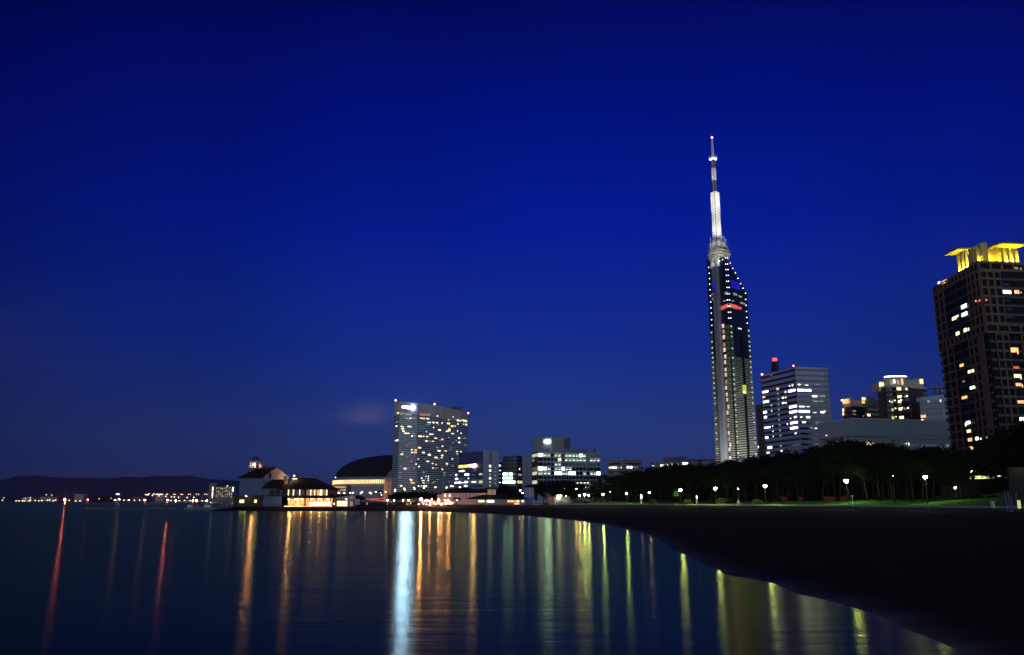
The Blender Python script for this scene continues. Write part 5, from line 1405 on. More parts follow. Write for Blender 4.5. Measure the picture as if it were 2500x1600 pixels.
lamp_post('white lamp close to the left wall of the small blue tower', 1276, 1204, 330, 'globe', .26, name='road_lamp')
lamp_post('small white lamp between blue office and beach houses', 1123, 1190, 420, 'far', .45, name='road_lamp')

# ---- red lit footbridge
def footbridge():
    Y = 330; t = thing('footbridge', 'sloping footbridge with red lit handrails right of the pier pavilion', 'footbridge', (g_(925, Y), Y, LZ))
    z = lambda y: zt(y, Y)
    MB().hexa([(g_(893, Y), Y, z(1222)), (g_(957, Y), Y, z(1229)), (g_(957, Y), Y + 2.5, z(1229)), (g_(893, Y), Y + 2.5, z(1222))], [(g_(893, Y), Y, z(1220.5)), (g_(957, Y), Y, z(1227.5)), (g_(957, Y), Y + 2.5, z(1227.5)), (g_(893, Y), Y + 2.5, z(1220.5))]).build('deck', M['darkmetal'], t)
    for (xa, ya, xb, yb) in ((892, 1218.5, 958, 1226.5), (905, 1219, 944, 1216)):
        MB().cyl((g_(xa, Y), Y - .1, z(ya)), (g_(xb, Y), Y - .1, z(yb)), .13, n=6).build('lit_handrail', E['r'], t)
    MB().cyl((g_(915, Y), Y + 2.5, z(1221)), (g_(950, Y), Y + 2.5, z(1225)), .1, n=6).build('lit_handrail', E['r'], t)
    for px in (893, 909, 925, 941, 957):
        k = (px - 893) / 64; MB().cyl((g_(px, Y), Y + .1, LZ), (g_(px, Y), Y + .1, z(1220 + 7 * k)), .1, n=6).build('post', M['darkmetal'], t)
footbridge()

# ---- palms
def frond(mb, o, ang, L, droop, wdt):
    dx, dy = math.cos(ang), math.sin(ang); pts = []
    for k in range(6):
        s = k / 5; pts.append((o[0] + dx * L * s, o[1] + dy * L * s, o[2] + L * (.55 * s - droop * s * s)))
    for k in range(5):
        p, q = pts[k], pts[k + 1]; w0 = wdt * (1 - (k / 5) ** 2); w1 = wdt * (1 - ((k + 1) / 5) ** 2)
        for sgn in (-1, 1):
            mb.quad(p, q, (q[0] - dy * w1 * sgn, q[1] + dx * w1 * sgn, q[2] - w1 * .8), (p[0] - dy * w0 * sgn, p[1] + dx * w0 * sgn, p[2] - w0 * .8))
def palm(label, px, py_top, Y, base=LZ, L=1.6, seed=1, up=True, group=None):
    rr = random.Random(seed); p = at(px, py_top, Y)
    t = thing('palm_tree', label, 'palm', (p.x, p.y, base), group)
    top = p.z - L * .25
    MB().tube([(p.x, p.y, base), (p.x + .1, p.y, base + (top - base) * .5), (p.x, p.y, top)], [.26, .19, .16], 8).build('trunk', M['palmbark'], t)
    mb = MB()
    for k in range(18): frond(mb, (p.x, p.y, top), k * 2.4 + rr.uniform(-.3, .3), L * rr.uniform(.8, 1.15), rr.uniform(.5, 1.25), L * .14)
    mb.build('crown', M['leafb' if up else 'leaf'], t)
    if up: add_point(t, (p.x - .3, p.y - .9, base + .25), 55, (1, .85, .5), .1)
for lab, px, py, Y, L in (('small palm with an uplit trunk by the footbridge', 896, 1222, 300, 1.1), ('small uplit palm at the low end of the footbridge', 945.5, 1222, 300, 1.1),
                          ('uplit palm with spreading yellowish fronds left of the beach cafe', 994, 1217, 300, 1.9), ('shorter uplit palm next to the beach cafe palm', 1002, 1219, 299, 1.6)):
    palm(lab, px, py, Y, L=L, seed=px, group='palms on the quay')
palm('tall dark palm against the white grid office', 1438, 1162, 430, L=3.4, seed=5, up=False, group='tall palms by the office')
palm('tall dark palm left of the pine wood', 1474, 1160, 420, L=3.4, seed=8, up=False, group='tall palms by the office')
palm('tall dark palm leaning against the first pines of the wood', 1488, 1163, 415, L=3.2, seed=9, up=False, group='tall palms by the office')

# ---- beach cafe
def cafe():
    rr = random.Random(4)
    umb = [(1020.5, 1224, 'r'), (1034, 1226, 'w'), (1045, 1225, 'p'), (1056, 1226, 'y'), (1066, 1227, 'p'), (1077, 1226, 'o'), (1088, 1228, 'p'), (1098, 1229, 'p')]
    labs = ['red cloth parasol at the left end of the beach cafe', 'second parasol from the left at the beach cafe', 'third parasol from the left at the beach cafe', 'fourth parasol from the left at the beach cafe',
            'fifth parasol from the left, below the pink house corner', 'third parasol from the right end of the cafe', 'last but one parasol at the right end of the cafe', 'rightmost parasol of the beach cafe beside the dark house']
    for (px, py, c), lb in zip(umb, labs):
        Y = 292 + rr.uniform(-1, 2); p = at(px, py - 3.5, Y)
        t = thing('parasol', lb, 'parasol', (p.x, p.y, LZ + .05), 'parasols of the beach cafe')
        MB().cyl((p.x, p.y, LZ), (p.x, p.y, p.z), .04, n=6).build('pole', M['steel'], t)
        MB().lathe(p.x, p.y, [(1.35, p.z - .55), (.02, p.z)], 8).build('canopy', M['redcloth'] if c in 'ro' else M['white'], t)
        add_point(t, (p.x + .2, p.y - .3, p.z - .7), 8, (1, .45, .25) if c in 'ro' else (1, .75, .5), .12)
        q = (p.x + .9, p.y - .4)
        k = thing('cafe_table', lb.replace('parasol', 'cafe table under the parasol', 1) if False else 'round table under the ' + lb, 'table', (q[0], q[1], LZ + .05), 'tables of the beach cafe')
        MB().cyl((q[0], q[1], LZ + .7), (q[0], q[1], LZ + .75), .45, n=12).cyl((q[0], q[1], LZ), (q[0], q[1], LZ + .7), .04, n=6).build('top', M['white'], k)
    # bulbs hung over it; last two orange ones added to streak the water
    bl = [(1022, 1231, 'bulb'), (1039, 1223, 'bulb'), (1043, 1221, 'bulb'), (1050, 1224.5, 'globeo'), (1054, 1219, 'bulb'), (1060, 1228, 'bulb'), (1068, 1229, 'bulb'), (1034, 1230, 'bulb'), (1041, 1232, 'bulb'), (1050, 1231, 'globeo'), (1063, 1231.5, 'bulb'), (1071, 1228, 'bulb'), (1078, 1231, 'globeo'), (1088, 1231, 'bulb'), (1086, 1221.5, 'bulb'), (1094, 1222, 'globeo'), (1031, 1226, 'bulb'), (1072, 1224, 'globeo'), (1115, 1221.5, 'bulb'), (1099, 1227, 'globeo'), (1071, 1221, 'globeo')]
    for i, (px, py, e) in enumerate(bl):
        Y = 290.5 + (i % 3); p = at(px, py, Y)
        t = thing('string_bulb', 'bare glowing bulb on a thin post over the beach cafe', 'light bulb', (p.x, p.y, LZ), 'bulbs over the beach cafe')
        MB().cyl((p.x, p.y, LZ), (p.x, p.y, p.z - .1), .025, n=5).build('post', M['darkmetal'], t)
        MB().ball(p, .15, 8).build('bulb', E[e], t)
    # bar counter
    a, b = g_(1092, 293), g_(1105, 293)
    t = thing('cafe_kiosk', 'pink lit serving kiosk at the right end of the beach cafe', 'kiosk', ((a + b) / 2, 293, LZ))
    MB().box(a, b, 293, 296, LZ, zt(1235, 293)).build('counter', M['redcloth'], t); MB().box(a, b, 294.5, 295, zt(1235, 293), zt(1229, 293)).build('lit_back_wall', E['p'], t)
    MB().box(a - .4, b + .4, 292.5, 296, zt(1228.6, 293), zt(1227.6, 293)).build('roof', M['white'], t)
    # hedge along the beach
    return
cafe()

# ---- pink long house, square cupola house, little blue tower, kiosks
def houses():
    Y = 335
    t = thing('long_house', 'long pinkish house with small dark windows and a dark tiled roof behind the cafe', 'house', (g_(1120, Y), Y, LZ))
    x0, x1 = g_(1079, Y), g_(1187, Y); ze = zt(1204, Y)
    MB().box(x0, x1, Y, Y + 12, LZ, ze).build('wall', M['pinkw'], t)
    MB().box(g_(1067, Y), x0, Y + .6, Y + 10, LZ, zt(1207.5, Y)).build('side_wing', M['peach'], t)
    hip(MB(), x0 - .8, x1 + .5, Y - .8, Y + 13, ze, g_(1113, Y), g_(1140, Y), Y + 6, zt(1192, Y)).build('roof', M['roofdark'], t)
    MB().box(g_(1066, Y), x0, Y + .2, Y + 10, zt(1207.5, Y), zt(1205, Y)).build('side_roof', M['roofdark'], t)
    for x in (545, 665, 722, 785, 855, 940, 990, 1035, 1078, 1125):
        px = 1040 + x * .12464; MB().box(g_(px - 1.1, Y), g_(px + 1.1, Y), Y - .12, Y - .02, zt(1215.5, Y), zt(1207.5, Y)).build('window', M['darkglass'], t)
    for x in (376, 462): 
        px = 1040 + x * .12464; MB().box(g_(px - 1.6, Y), g_(px + 1.6, Y), Y - .12, Y - .02, zt(1213, Y), zt(1206.5, Y)).build('window', E['w'], t)
    add_point(t, (g_(1181, Y), Y - 1.5, zt(1210, Y)), 60, (1, .5, .3), .2); add_point(t, (g_(1085, Y), Y - 6, zt(1218, Y)), 260, (1, .5, .35), .4); add_point(t, (g_(1072, Y), Y - 2, zt(1216, Y)), 50, (1, .45, .25), .3)
    add_point(t, (g_(1150, Y), Y - 7, LZ + 2), 160, (.9, .62, .7), .4)
    # right: low dark house with the lit windows on the beach
    Y = 298
    t = thing('beach_house', 'low dark house with a hipped roof and three lit window strips on the beach', 'house', (g_(1210, Y), Y, LZ))
    x0, x1 = g_(1150, Y), g_(1283, Y); ze = zt(1219, Y)
    MB().box(x0, x1, Y, Y + 9, .8, ze).build('wall', M['concgrey'], t)
    hip(MB(), g_(1138, Y), g_(1288, Y), Y - 1.2, Y + 10, ze, g_(1188, Y), g_(1240, Y), Y + 4.5, zt(1208, Y)).build('roof', M['roofdark'], t)
    for px, wd, c in ((1175.5, 15, 'G'), (1197.5, 17, 'W'), (1247, 17, 'o'), (1262, 11, 'o'), (1265, 5, 'y'), (1276, 5, 'w')):
        MB().box(g_(px - wd / 2, Y), g_(px + wd / 2, Y), Y - .15, Y - .03, zt(1226.3, Y), zt(1222, Y)).build('lit_window', E['Gs' if c == 'G' else c], t)
    MB().box(g_(1255, Y), g_(1268, Y), Y - .15, Y - .03, zt(1232, Y), zt(1228, Y)).build('lit_window', E['o'], t)
    Yc = Y + 3.5
    cup = MB().box(g_(1190, Yc), g_(1210, Yc), Yc, Yc + 2.6, zt(1212, Yc), zt(1196.5, Yc)).build('cupola', M['cream'], t)
    MB().box(g_(1189, Yc), g_(1211, Yc), Yc - .15, Yc + 2.8, zt(1196.5, Yc), zt(1195.3, Yc)).build('cupola_cap', M['cream'], cup)
    MB().box(g_(1199.8, Yc), g_(1203.2, Yc), Yc - .06, Yc + .05, zt(1207, Yc), zt(1199, Yc)).build('cupola_window', E['D'], cup)
    add_point(t, (g_(1197, Yc), Yc - 2.2, zt(1209, Yc)), 14, (1, .85, .65), .3)
    # small blue-white tower
    Y = 300
    t = thing('clock_turret', 'small pale blue square turret with a dark pyramid roof by the beach house', 'turret', (g_(1292, Y), Y, LZ))
    x0, x1 = g_(1280.5, Y), g_(1303.5, Y)
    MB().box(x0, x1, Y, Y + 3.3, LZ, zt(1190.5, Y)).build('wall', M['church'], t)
    hip(MB(), x0 - .35, x1 + .35, Y - .35, Y + 3.65, zt(1190, Y), (x0 + x1) / 2 - .05, (x0 + x1) / 2 + .05, Y + 1.65, zt(1184.5, Y)).build('roof', M['roofdark'], t)
    MB().box(g_(1289.5, Y), g_(1296, Y), Y - .08, Y + .04, zt(1203.5, Y), zt(1191.5, Y)).build('opening', M['timber'], t); MB().box(g_(1291.5, Y), g_(1294, Y), Y - .12, Y - .07, zt(1203, Y), zt(1192.5, Y)).build('bell', M['cream'], t)
    add_point(t, (g_(1291, Y), Y - 3.2, LZ + 2), 60, (.25, .4, 1), .3); add_point(t, (g_(1293, Y), Y - 3.4, zt(1200, Y)), 30, (.3, .45, 1), .3)
    # glass kiosk
    Y = 292
    t = thing('kiosk', 'low grey kiosk with pale glass panels at the foot of the blue turret', 'kiosk', (g_(1314, Y), Y, LZ))
    MB().box(g_(1302, Y), g_(1325, Y), Y, Y + 3, LZ, zt(1223, Y)).build('wall', M['concrete'], t); MB().box(g_(1301, Y), g_(1326, Y), Y - .3, Y + 3.3, zt(1223, Y), zt(1222, Y)).build('roof', M['concgrey'], t)
    for a, b in ((1304, 1312), (1314, 1323)): MB().box(g_(a, Y), g_(b, Y), Y - .08, Y - .02, LZ + .4, zt(1225, Y)).build('glass_panel', E['rd'], t)
    # open boat shed with the lit inside
    Y = 290
    t = thing('boat_shed', 'open shed with a bright yellow green lit inside left of the garden lamps', 'shed', (g_(1370, Y), Y, LZ))
    x0, x1 = g_(1340, Y), g_(1392, Y); zr = zt(1213, Y)
    xa = g_(1353.5, Y)
    MB().box(x0, xa, Y, Y + 6, LZ, zr).build('store_room', M['peach'], t); MB().box(xa, x1, Y + 5, Y + 5.3, LZ, zr).build('back_wall', M['cream'], t)
    MB().box(x1 - .2, x1, Y + 1, Y + 5, LZ, zr).build('side_wall', M['cream'], t); MB().box(g_(1330, Y), x1 + .3, Y - .4, Y + 5.6, zr, zr + .25).build('roof', M['darkmetal'], t)
    MB().cyl((xa, Y - .1, LZ), (xa, Y - .1, zr), .1, n=6).build('post', M['steel'], t)
    MB().box(g_(1361, Y), g_(1369, Y), Y + 2.5, Y + 3.0, zr - .75, zr - .1).build('lamp_tube', E['parks'], t)
    add_point(t, (g_(1365, Y), Y + 2.5, zr - 1.1), 60, (.9, 1, .6), .3); add_point(t, (g_(1342, Y), Y - 1.0, zr - .5), 10, (1, .5, .25), .2)
    # boat in the shed
    b = thing('boat', 'small white dinghy lying under the lit open shed', 'boat', (g_(1371, Y), Y + 1.5, LZ + .05))
    hull = MB(); ns = 9
    for i in range(ns):
        s = i / (ns - 1); x = g_(1356, Y) + (g_(1387, Y) - g_(1356, Y)) * s; wd = .75 * math.sin(math.pi * min(1, .18 + s * .82)) ** .6 if s < 1 else .03
        zb_ = LZ + .2 + .25 * (1 - s) ** 2
        for (oy, z) in ((-wd, LZ + .85 + .25 * (1 - s) ** 3), (-wd * .7, zb_ + .1), (0, zb_ - .1), (wd * .7, zb_ + .1), (wd, LZ + .85 + .25 * (1 - s) ** 3)): hull.v.append((x, Y + 1.5 + oy, z))
    for i in range(ns - 1):
        for j in range(4): a = i * 5 + j; hull.f.append((a, a + 5, a + 6, a + 1)); hull.m.append(0)
    hull.build('hull', M['white'], b); MB().box(g_(1366, Y), g_(1374, Y), Y + .9, Y + 2.1, LZ + .8, LZ + 1.25).build('cabin', M['officeblue'], b)
M['pinkw'] = surf('pink_render', (.52, .38, .36), .8, .1, .3)
E['Gs'] = glow('light_green_yellow_strong', (.8, .95, .4), 2.0, .4, 1)
E['parks'] = glow('light_shed_tube', (.85, 1, .7), 12, 0)
houses()

# ================================================================== FAR SHORE, LEFT
def far_shore():
    rr = random.Random(11)
    c1 = (0, 1140, .12464); c2 = (280, 1140, .12464)
    wh = [(75, 604), (45, 658), (314, 668), (375, 668), (440, 668), (478, 668), (598, 658), (570, 668), (692, 660), (756, 682), (822, 662), (925, 656), (972, 650), (1045, 668), (1090, 650), (1358, 658), (1482, 676), (1570, 668), (1940, 628), (2175, 618), (2238, 652), (2272, 650), (500, 615), (590, 605), (1017, 556), (905, 550)]
    w2 = [(22, 652), (182, 655), (265, 653), (290, 652), (388, 655), (490, 655), (575, 652), (608, 650), (610, 545), (650, 552), (672, 528), (740, 560), (768, 530), (868, 572), (1000, 582), (1170, 590), (1250, 600), (1420, 600), (1550, 600), (1105, 662), (1262, 664), (1370, 660), (1480, 664), (1716, 664), (2060, 672), (1115, 590), (2208, 374)]
    tw = [(1015, 1040), (1155, 1185), (1298, 1330), (1445, 1482), (1598, 1646), (1762, 1806), (1925, 1963)]
    def lamp(px, py, Y, em, r, label, group, base=LZ):
        p = at(px, py, Y); base = min(base, p.z - r - .5)
        t = thing('harbour_lamp', label, 'lamp', (p.x, p.y, base), group)
        MB().cyl((p.x, p.y, base), (p.x, p.y, p.z), r * .12, n=5).build('pole', M['darkmetal'], t)
        MB().ball(p, r, 8).build('globe', E[em], t)
    for (x, y) in wh: lamp(c1[0] + x * c1[2], min(c1[1] + y * c1[2], 1223.5), 2440 + rr.uniform(0, 60), 'far', .95 if y > 640 else .65, 'tiny harbour lamp on the far shore left of the breakwater', 'small lamps on the far left shore')
    for (x, y) in w2: lamp(c2[0] + x * c2[2], min(c2[1] + y * c2[2], 1223.3), 2400 + rr.uniform(0, 80), 'far', 1.0, 'tiny harbour lamp on the far shore behind the breakwater', 'small lamps behind the breakwater')
    for a, b in tw:
        for x in (a, b): lamp(c2[0] + x * c2[2], 1140 + 537 * .12464, 2600, 'far', .75, 'one of the paired lamps along the far raised road', 'paired lamps along the far raised road')
    lamp(158.5, 1220, 2300, 'farr', 1.7, 'bright red lamp on the far shore, left one of the two red lamps', 'bright harbour lamps', 0)
    lamp(214, 1220.5, 2300, 'farrs', 1.6, 'bright red lamp at the left tip of the far breakwater', 'bright harbour lamps', 0)
    for px, py, e, lb in ((409.5, 1221, 'faro2', 'bright orange red harbour lamp behind the middle of the breakwater'), (429, 1222.5, 'faro', 'smaller orange lamp right of the bright orange red one'), (471, 1222.5, 'faro', 'orange lamp, left of a close pair near the jetty'), (479.5, 1222.5, 'faro', 'orange lamp, right of a close pair near the jetty'), (504.5, 1223, 'faro', 'orange lamp just left of the small harbour boats'), (514, 1223, 'farb', 'bluish white lamp above the small harbour boats'), (354, 1221, 'faro', 'warm white orange lamp left of the far warehouse'), (291, 1219, 'faro', 'tall warm lamp on the breakwater light post')):
        lamp(px, py, 2300, e, 1.35, lb, 'bright harbour lamps', 0)
    # raised road
    Y = 2620
    t = thing('raised_road', 'far raised road on slender piers along the harbour', 'viaduct', (gx(450, Y), Y, LZ))
    MB().box(gx(400, Y), gx(640, Y), Y, Y + 14, zt(1212, Y), zt(1210.6, Y)).build('deck', M['concgrey'], t)
    for k in range(14): x = gx(405 + k * 17, Y); MB().box(x - 1.2, x + 1.2, Y + 4, Y + 8, LZ, zt(1212, Y)).build('pier', M['concgrey'], t)
    # warehouses and far buildings
    specs = [(180, 202, 1206, 'concgrey', 'dark flat warehouse between the two red lamps'), (53, 75, 1215, 'cream', 'small dim lit building on the far left shore'), (228, 266, 1212.5, 'leaf', 'long dark low warehouse right of the red lamps'), (382, 408, 1222, 'cream', 'low pale lit shed behind the breakwater'), (322, 352, 1212, 'darkmetal', 'dark low warehouse below the hill foot'), (416, 520, 1222, 'concgrey', 'long low quay building behind the orange lamps'), (96, 128, 1213, 'concgrey', 'dim grey store on the far left shore')]
    for a, b, y, m, lb in specs:
        Y = 2520; t = thing('warehouse', lb, 'warehouse', (gx((a + b) / 2, Y), Y, LZ)); zt_ = zt(y, Y)
        MB().box(gx(a, Y), gx(b, Y), Y, Y + 30, LZ, zt_).build('wall', M[m], t)
        hip(MB(), gx(a, Y) - 1, gx(b, Y) + 1, Y - 1, Y + 31, zt_, gx(a, Y) + 6, gx(b, Y) - 6, Y + 15, zt_ + 2.5).build('roof', M['roofdark'], t)
    Y = 2480; t = thing('lit_roof_hall', 'far hall with a long bright white lit roof edge', 'hall', (gx(388, Y), Y, LZ))
    MB().box(gx(378, Y), gx(398, Y), Y, Y + 20, LZ, zt(1208, Y)).build('wall', M['concgrey'], t); MB().box(gx(379, Y), gx(396, Y), Y - 1, Y - .2, zt(1208, Y), zt(1206.3, Y)).build('lit_roof_edge', E['w'], t)
    Y = 2480; t = thing('lit_sign', 'short bright white harbour sign left of the hill foot', 'sign', (gx(286, Y), Y, LZ))
    MB().box(gx(282, Y), gx(289.5, Y), Y, Y + 1, zt(1208, Y), zt(1206, Y)).build('lit_panel', E['W'], t)
    for px in (283, 288): MB().cyl((gx(px, Y), Y + .5, LZ), (gx(px, Y), Y + .5, zt(1208, Y)), .3, n=5).build('leg', M['darkmetal'], t)
    Y = 2450
    for px, wd in ((368, 4), (372, 6), (512, 7)):
        pass
    # tall thin block and wide flats
    Y = 1900
    t = thing('apartment_tower', 'far slim apartment tower with a column of lit stairs left of the church', 'apartment tower', (gx(515, Y), Y, LZ))
    MB().box(gx(507.5, Y), gx(523, Y), Y, Y + 14, LZ, zt(1179.5, Y)).build('wall', M['brownl'], t)
    for k in range(16):
        z0 = zt(1216 - k * 1.72, Y)
        if rr.random() < .85: MB().box(gx(516, Y), gx(519, Y), Y - .3, Y - .05, z0, z0 + 1.1).build('lit_landing', E['w'], t)
    for k in range(20): MB().box(gx(508, Y), gx(515, Y), Y - .35, Y - .05, LZ + 2 + k * 2.0, LZ + 2.5 + k * 2.0).build('balcony', M['peach'], t)
    t = thing('apartment_block', 'far wide apartment block speckled with small lights beside the church', 'apartment block', (gx(545, Y), Y, LZ))
    for a, b, y in ((524, 535, 1190), (535, 552, 1188.5), (552, 569, 1187)): MB().box(gx(a, Y), gx(b, Y), Y + 2, Y + 16, LZ, zt(y, Y)).build('wall', M['brownl'], t)
    for r in range(11):
        for k in range(9):
            if rr.random() < .55:
                a = 525.5 + k * 4.6; z0 = zt(1214 - r * 2.3, Y); MB().box(gx(a, Y), gx(a + 1.6, Y), Y + 1.6, Y + 1.95, z0, z0 + .9).build('window', E['G' if rr.random() < .7 else 'y'], t)
    for k in range(7): z0 = zt(1201 - k * 1.6, Y); MB().box(gx(565, Y), gx(567.5, Y), Y + 1.6, Y + 1.95, z0, z0 + 1.3).build('lit_landing', E['W' if k > 1 else 'y'], t)
    # breakwater
    Y = 330
    mb = MB(); rr = random.Random(8); n = 60
    xa, xb = gx(199, Y), gx(447, Y)
    from mathutils import noise
    for i in range(n + 1):
        x = xa + (xb - xa) * i / n; e = min(1, min(i, n - i) / 5)
        for j, (oy, z) in enumerate(((-3.2, -.9), (-2.0, .18), (-1.1, .85), (.8, .95), (3, -.8))):
            mb.v.append((x, Y + oy + noise.noise(Vector((x * .4, j, 0))) * .4, -.9 + (z * (.62 if z > 0 else 1) + .9) * (.4 + .6 * e) + noise.noise(Vector((x * .5, j, 2))) * .10))
    for i in range(n):
        for j in range(4): a = i * 5 + j; mb.f.append((a, a + 5, a + 6, a + 1)); mb.m.append(0)
    o = mb.build('breakwater', M['moss']); tag(o, 'long low mossy stone breakwater lying in the water left of the pier', 'breakwater')
    p = at(290, 1219, Y); t = thing('light_post', 'thin post standing on the breakwater', 'post', (p.x, p.y, .7)); MB().cyl((p.x, p.y, .6), (p.x, p.y, 2.4), .06, n=6).build('pole', M['steel'], t)
    # jetty and moored boats left of the church
    Y = 310
    t = thing('jetty', 'low dark floating jetty between the boats and the church pier', 'jetty', (gx(510, Y), Y, 0))
    MB().box(gx(455, Y), gx(568, Y), Y + 2, Y + 5, .15, .75).build('deck', M['timber'], t)
    for px in range(458, 568, 12): MB().cyl((gx(px, Y), Y + 1.8, -1), (gx(px, Y), Y + 1.8, zt(1231 if px % 5 else 1226, Y)), .12, n=6).build('pile', M['timber'], t)
    MB().hexa([(gx(536, Y), Y + 1.4, .9), (gx(566, Y), Y + 1.4, 2.6), (gx(566, Y), Y + 2.4, 2.6), (gx(536, Y), Y + 2.4, .9)], [(gx(536, Y), Y + 1.4, 1.05), (gx(566, Y), Y + 1.4, 2.75), (gx(566, Y), Y + 2.4, 2.75), (gx(536, Y), Y + 2.4, 1.05)]).build('gangway', M['steel'], t)
    for px, L, cab, lb in ((468, 5.0, 'white', 'small dark moored boat at the left end of the jetty'), (486, 4.2, 'bluepole', 'small boat with a blue cabin moored at the jetty'), (512, 6.5, 'white', 'larger white topped boat moored near the gangway'), (545, 5.5, 'church', 'low white hulled boat next to the church pier')):
        x = gx(px, Y); b = thing('boat', lb, 'boat', (x, Y, 0), 'moored boats by the jetty'); hull = MB(); ns = 9
        for i in range(ns):
            s = i / (ns - 1); xx = x - L / 2 + L * s; wd = .95 * math.sin(math.pi * (.2 + .8 * s)) ** .6 if s < 1 else .03
            for oy, z in ((-wd, .75 + .35 * s ** 3), (-wd * .75, .1), (0, -.2), (wd * .75, .1), (wd, .75 + .35 * s ** 3)): hull.v.append((xx, Y + oy, z))
        for i in range(ns - 1):
            for j in range(4): a = i * 5 + j; hull.f.append((a, a + 5, a + 6, a + 1)); hull.m.append(0)
        hull.f.append((0, 1, 2, 3, 4)); hull.m.append(0)
        hull.build('hull', M['concgrey' if cab != 'church' else 'church'], b)
        MB().box(x - L / 2 + .1, x + L * .3, Y - .7, Y + .7, .62, .7).build('deck', M['timber'], b)
        MB().prism([(x - L * .25, Y - .6), (x + L * .1, Y - .6), (x + L * .1, Y + .6), (x - L * .25, Y + .6)], .7, [1.75, 1.6, 1.6, 1.75]).build('cabin', M[cab], b)
        MB().cyl((x - L * .05, Y, 1.6), (x - L * .05, Y, 3.0), .04, n=5).build('mast', M['steel'], b)
M['brownl'] = surf('far_wall', (.30, .24, .22), .8, .1, .1)
E['faro2'] = glow('light_far_orange_red', (1, .18, .12), 1350, 0, nee=True)
E['farrs'] = glow('light_far_red_small', (1, .16, .10), 40, 0, nee=True)
far_shore()

# ================================================================== TREES
def crown_mesh(seed, n=95, dens=24, ls=.40):
    """clumps of needle tufts through an uneven crown about 8 m wide and 6 m high, base at 0"""
    rr = random.Random(seed); V = []; Fc = []
    lobes = [(rr.uniform(-2.2, 2.2), rr.uniform(-2.2, 2.2), rr.uniform(1.4, 5.0), rr.uniform(1.2, 2.3)) for _ in range(9)] + [(0, 0, 4.6, 1.7)]
    for k in range(n):
        cx, cy, cz, r = rr.choice(lobes)
        while True:
            u = Vector((rr.uniform(-1, 1), rr.uniform(-1, 1), rr.uniform(-1, 1)))
            if .25 < u.length < 1: break
        c = Vector((cx, cy, cz)) + Vector((u.x * r * 1.15, u.y * r * 1.15, u.z * r * .6))
        cr = rr.uniform(.35, .75)
        for j in range(dens):
            d = Vector((rr.gauss(0, 1), rr.gauss(0, 1), rr.gauss(0.35, .8))).normalized()
            p = c + d * cr * rr.uniform(.2, 1); s = ls * rr.uniform(.5, 1.1)
            t1 = d.orthogonal().normalized() * s * .28; i = len(V)
            q = p + d * s
            V += [tuple(p - t1), tuple(p + t1), tuple(q)]
            Fc.append((i, i + 1, i + 2))
            t2 = d.cross(t1); V += [tuple(p - t2), tuple(p + t2), tuple(q)]; Fc.append((i + 3, i + 4, i + 5))
    # limbs
    me = bpy.data.meshes.new('crown'); me.from_pydata(V, [], Fc); me.materials.append(M['leaf']); me.update(); return me
def trunk_mesh(seed, H=8.0):
    rr = random.Random(seed); bx, by = rr.uniform(-.6, .6), rr.uniform(-.5, .5)
    pts = [(0, 0, -.3), (bx * .5, by * .3, H * .3), (bx * 1.2, by, H * .6), (bx * .7, by * 1.3, H)]
    mb = MB().tube(pts, [.24, .19, .15, .08], 8)
    for k in range(5):
        a = rr.uniform(0, 6.28); z = H * rr.uniform(.5, .85); L = rr.uniform(1.5, 3.2)
        o = Vector((bx, by, z)); mb.tube([o, o + Vector((math.cos(a) * L * .5, math.sin(a) * L * .5, L * .25)), o + Vector((math.cos(a) * L, math.sin(a) * L, L * .65))], [.09, .06, .03], 5)
    return mb.mesh('trunk', M['bark'])
CM = [crown_mesh(s) for s in range(6)]
TM = [trunk_mesh(s) for s in range(5)]
def tree(px, ytop, Y, label, group, wscale=1.0, crown_frac=.58, name='pine_tree', rr=rnd, base=None):
    p = at(px, ytop, Y); b = LZ + .4 if base is None else base
    H = p.z - b
    t = thing(name, label, 'tree', (p.x, p.y, b), group)
    cz = H * (1 - crown_frac); sc_ = (H - cz) / 6.0
    tr = bpy.data.objects.new('trunk', rr.choice(TM)); COL.objects.link(tr); tr.parent = t
    tr.scale = (H / 12, H / 12, (cz + (H - cz) * .6) / 8.0); tr.rotation_euler = (0, 0, rr.uniform(0, 6.28))
    cw = bpy.data.objects.new('crown', rr.choice(CM)); COL.objects.link(cw); cw.parent = t
    cw.location = (0, 0, cz); cw.scale = (sc_ * wscale * rr.uniform(.9, 1.15), sc_ * wscale * rr.uniform(.9, 1.15), sc_); cw.rotation_euler = (0, 0, rr.uniform(0, 6.28))
    return t
sil = [(1478, 1163), (1500, 1155), (1530, 1150), (1562, 1145), (1600, 1138), (1662, 1131), (1737, 1126), (1799, 1121), (1850, 1114), (1887, 1110), (1925, 1106), (1956, 1096), (1999, 1088), (2012, 1082), (2060, 1072), (2097, 1079), (2130, 1084), (2166, 1076), (2188, 1086), (2220, 1090), (2270, 1081), (2307, 1096), (2334, 1108), (2370, 1120), (2400, 1130), (2425, 1100), (2450, 1060), (2500, 1052)]
prom_Y = [(1340, 284), (1500, 262), (1700, 235), (1900, 205), (2100, 178), (2300, 152), (2500, 134), (2800, 116)]
zones = [(1600, 'below the low offices'), (1740, 'left of the tall tower'), (1860, 'at the foot of the tall tower'), (2010, 'below the striped office tower'), (2160, 'below the left half of the pale hall'), (2345, 'below the right half of the pale hall'), (9999, 'under the dark brown tower')]
def zone(px):
    for a, s in zones:
        if px < a: return s
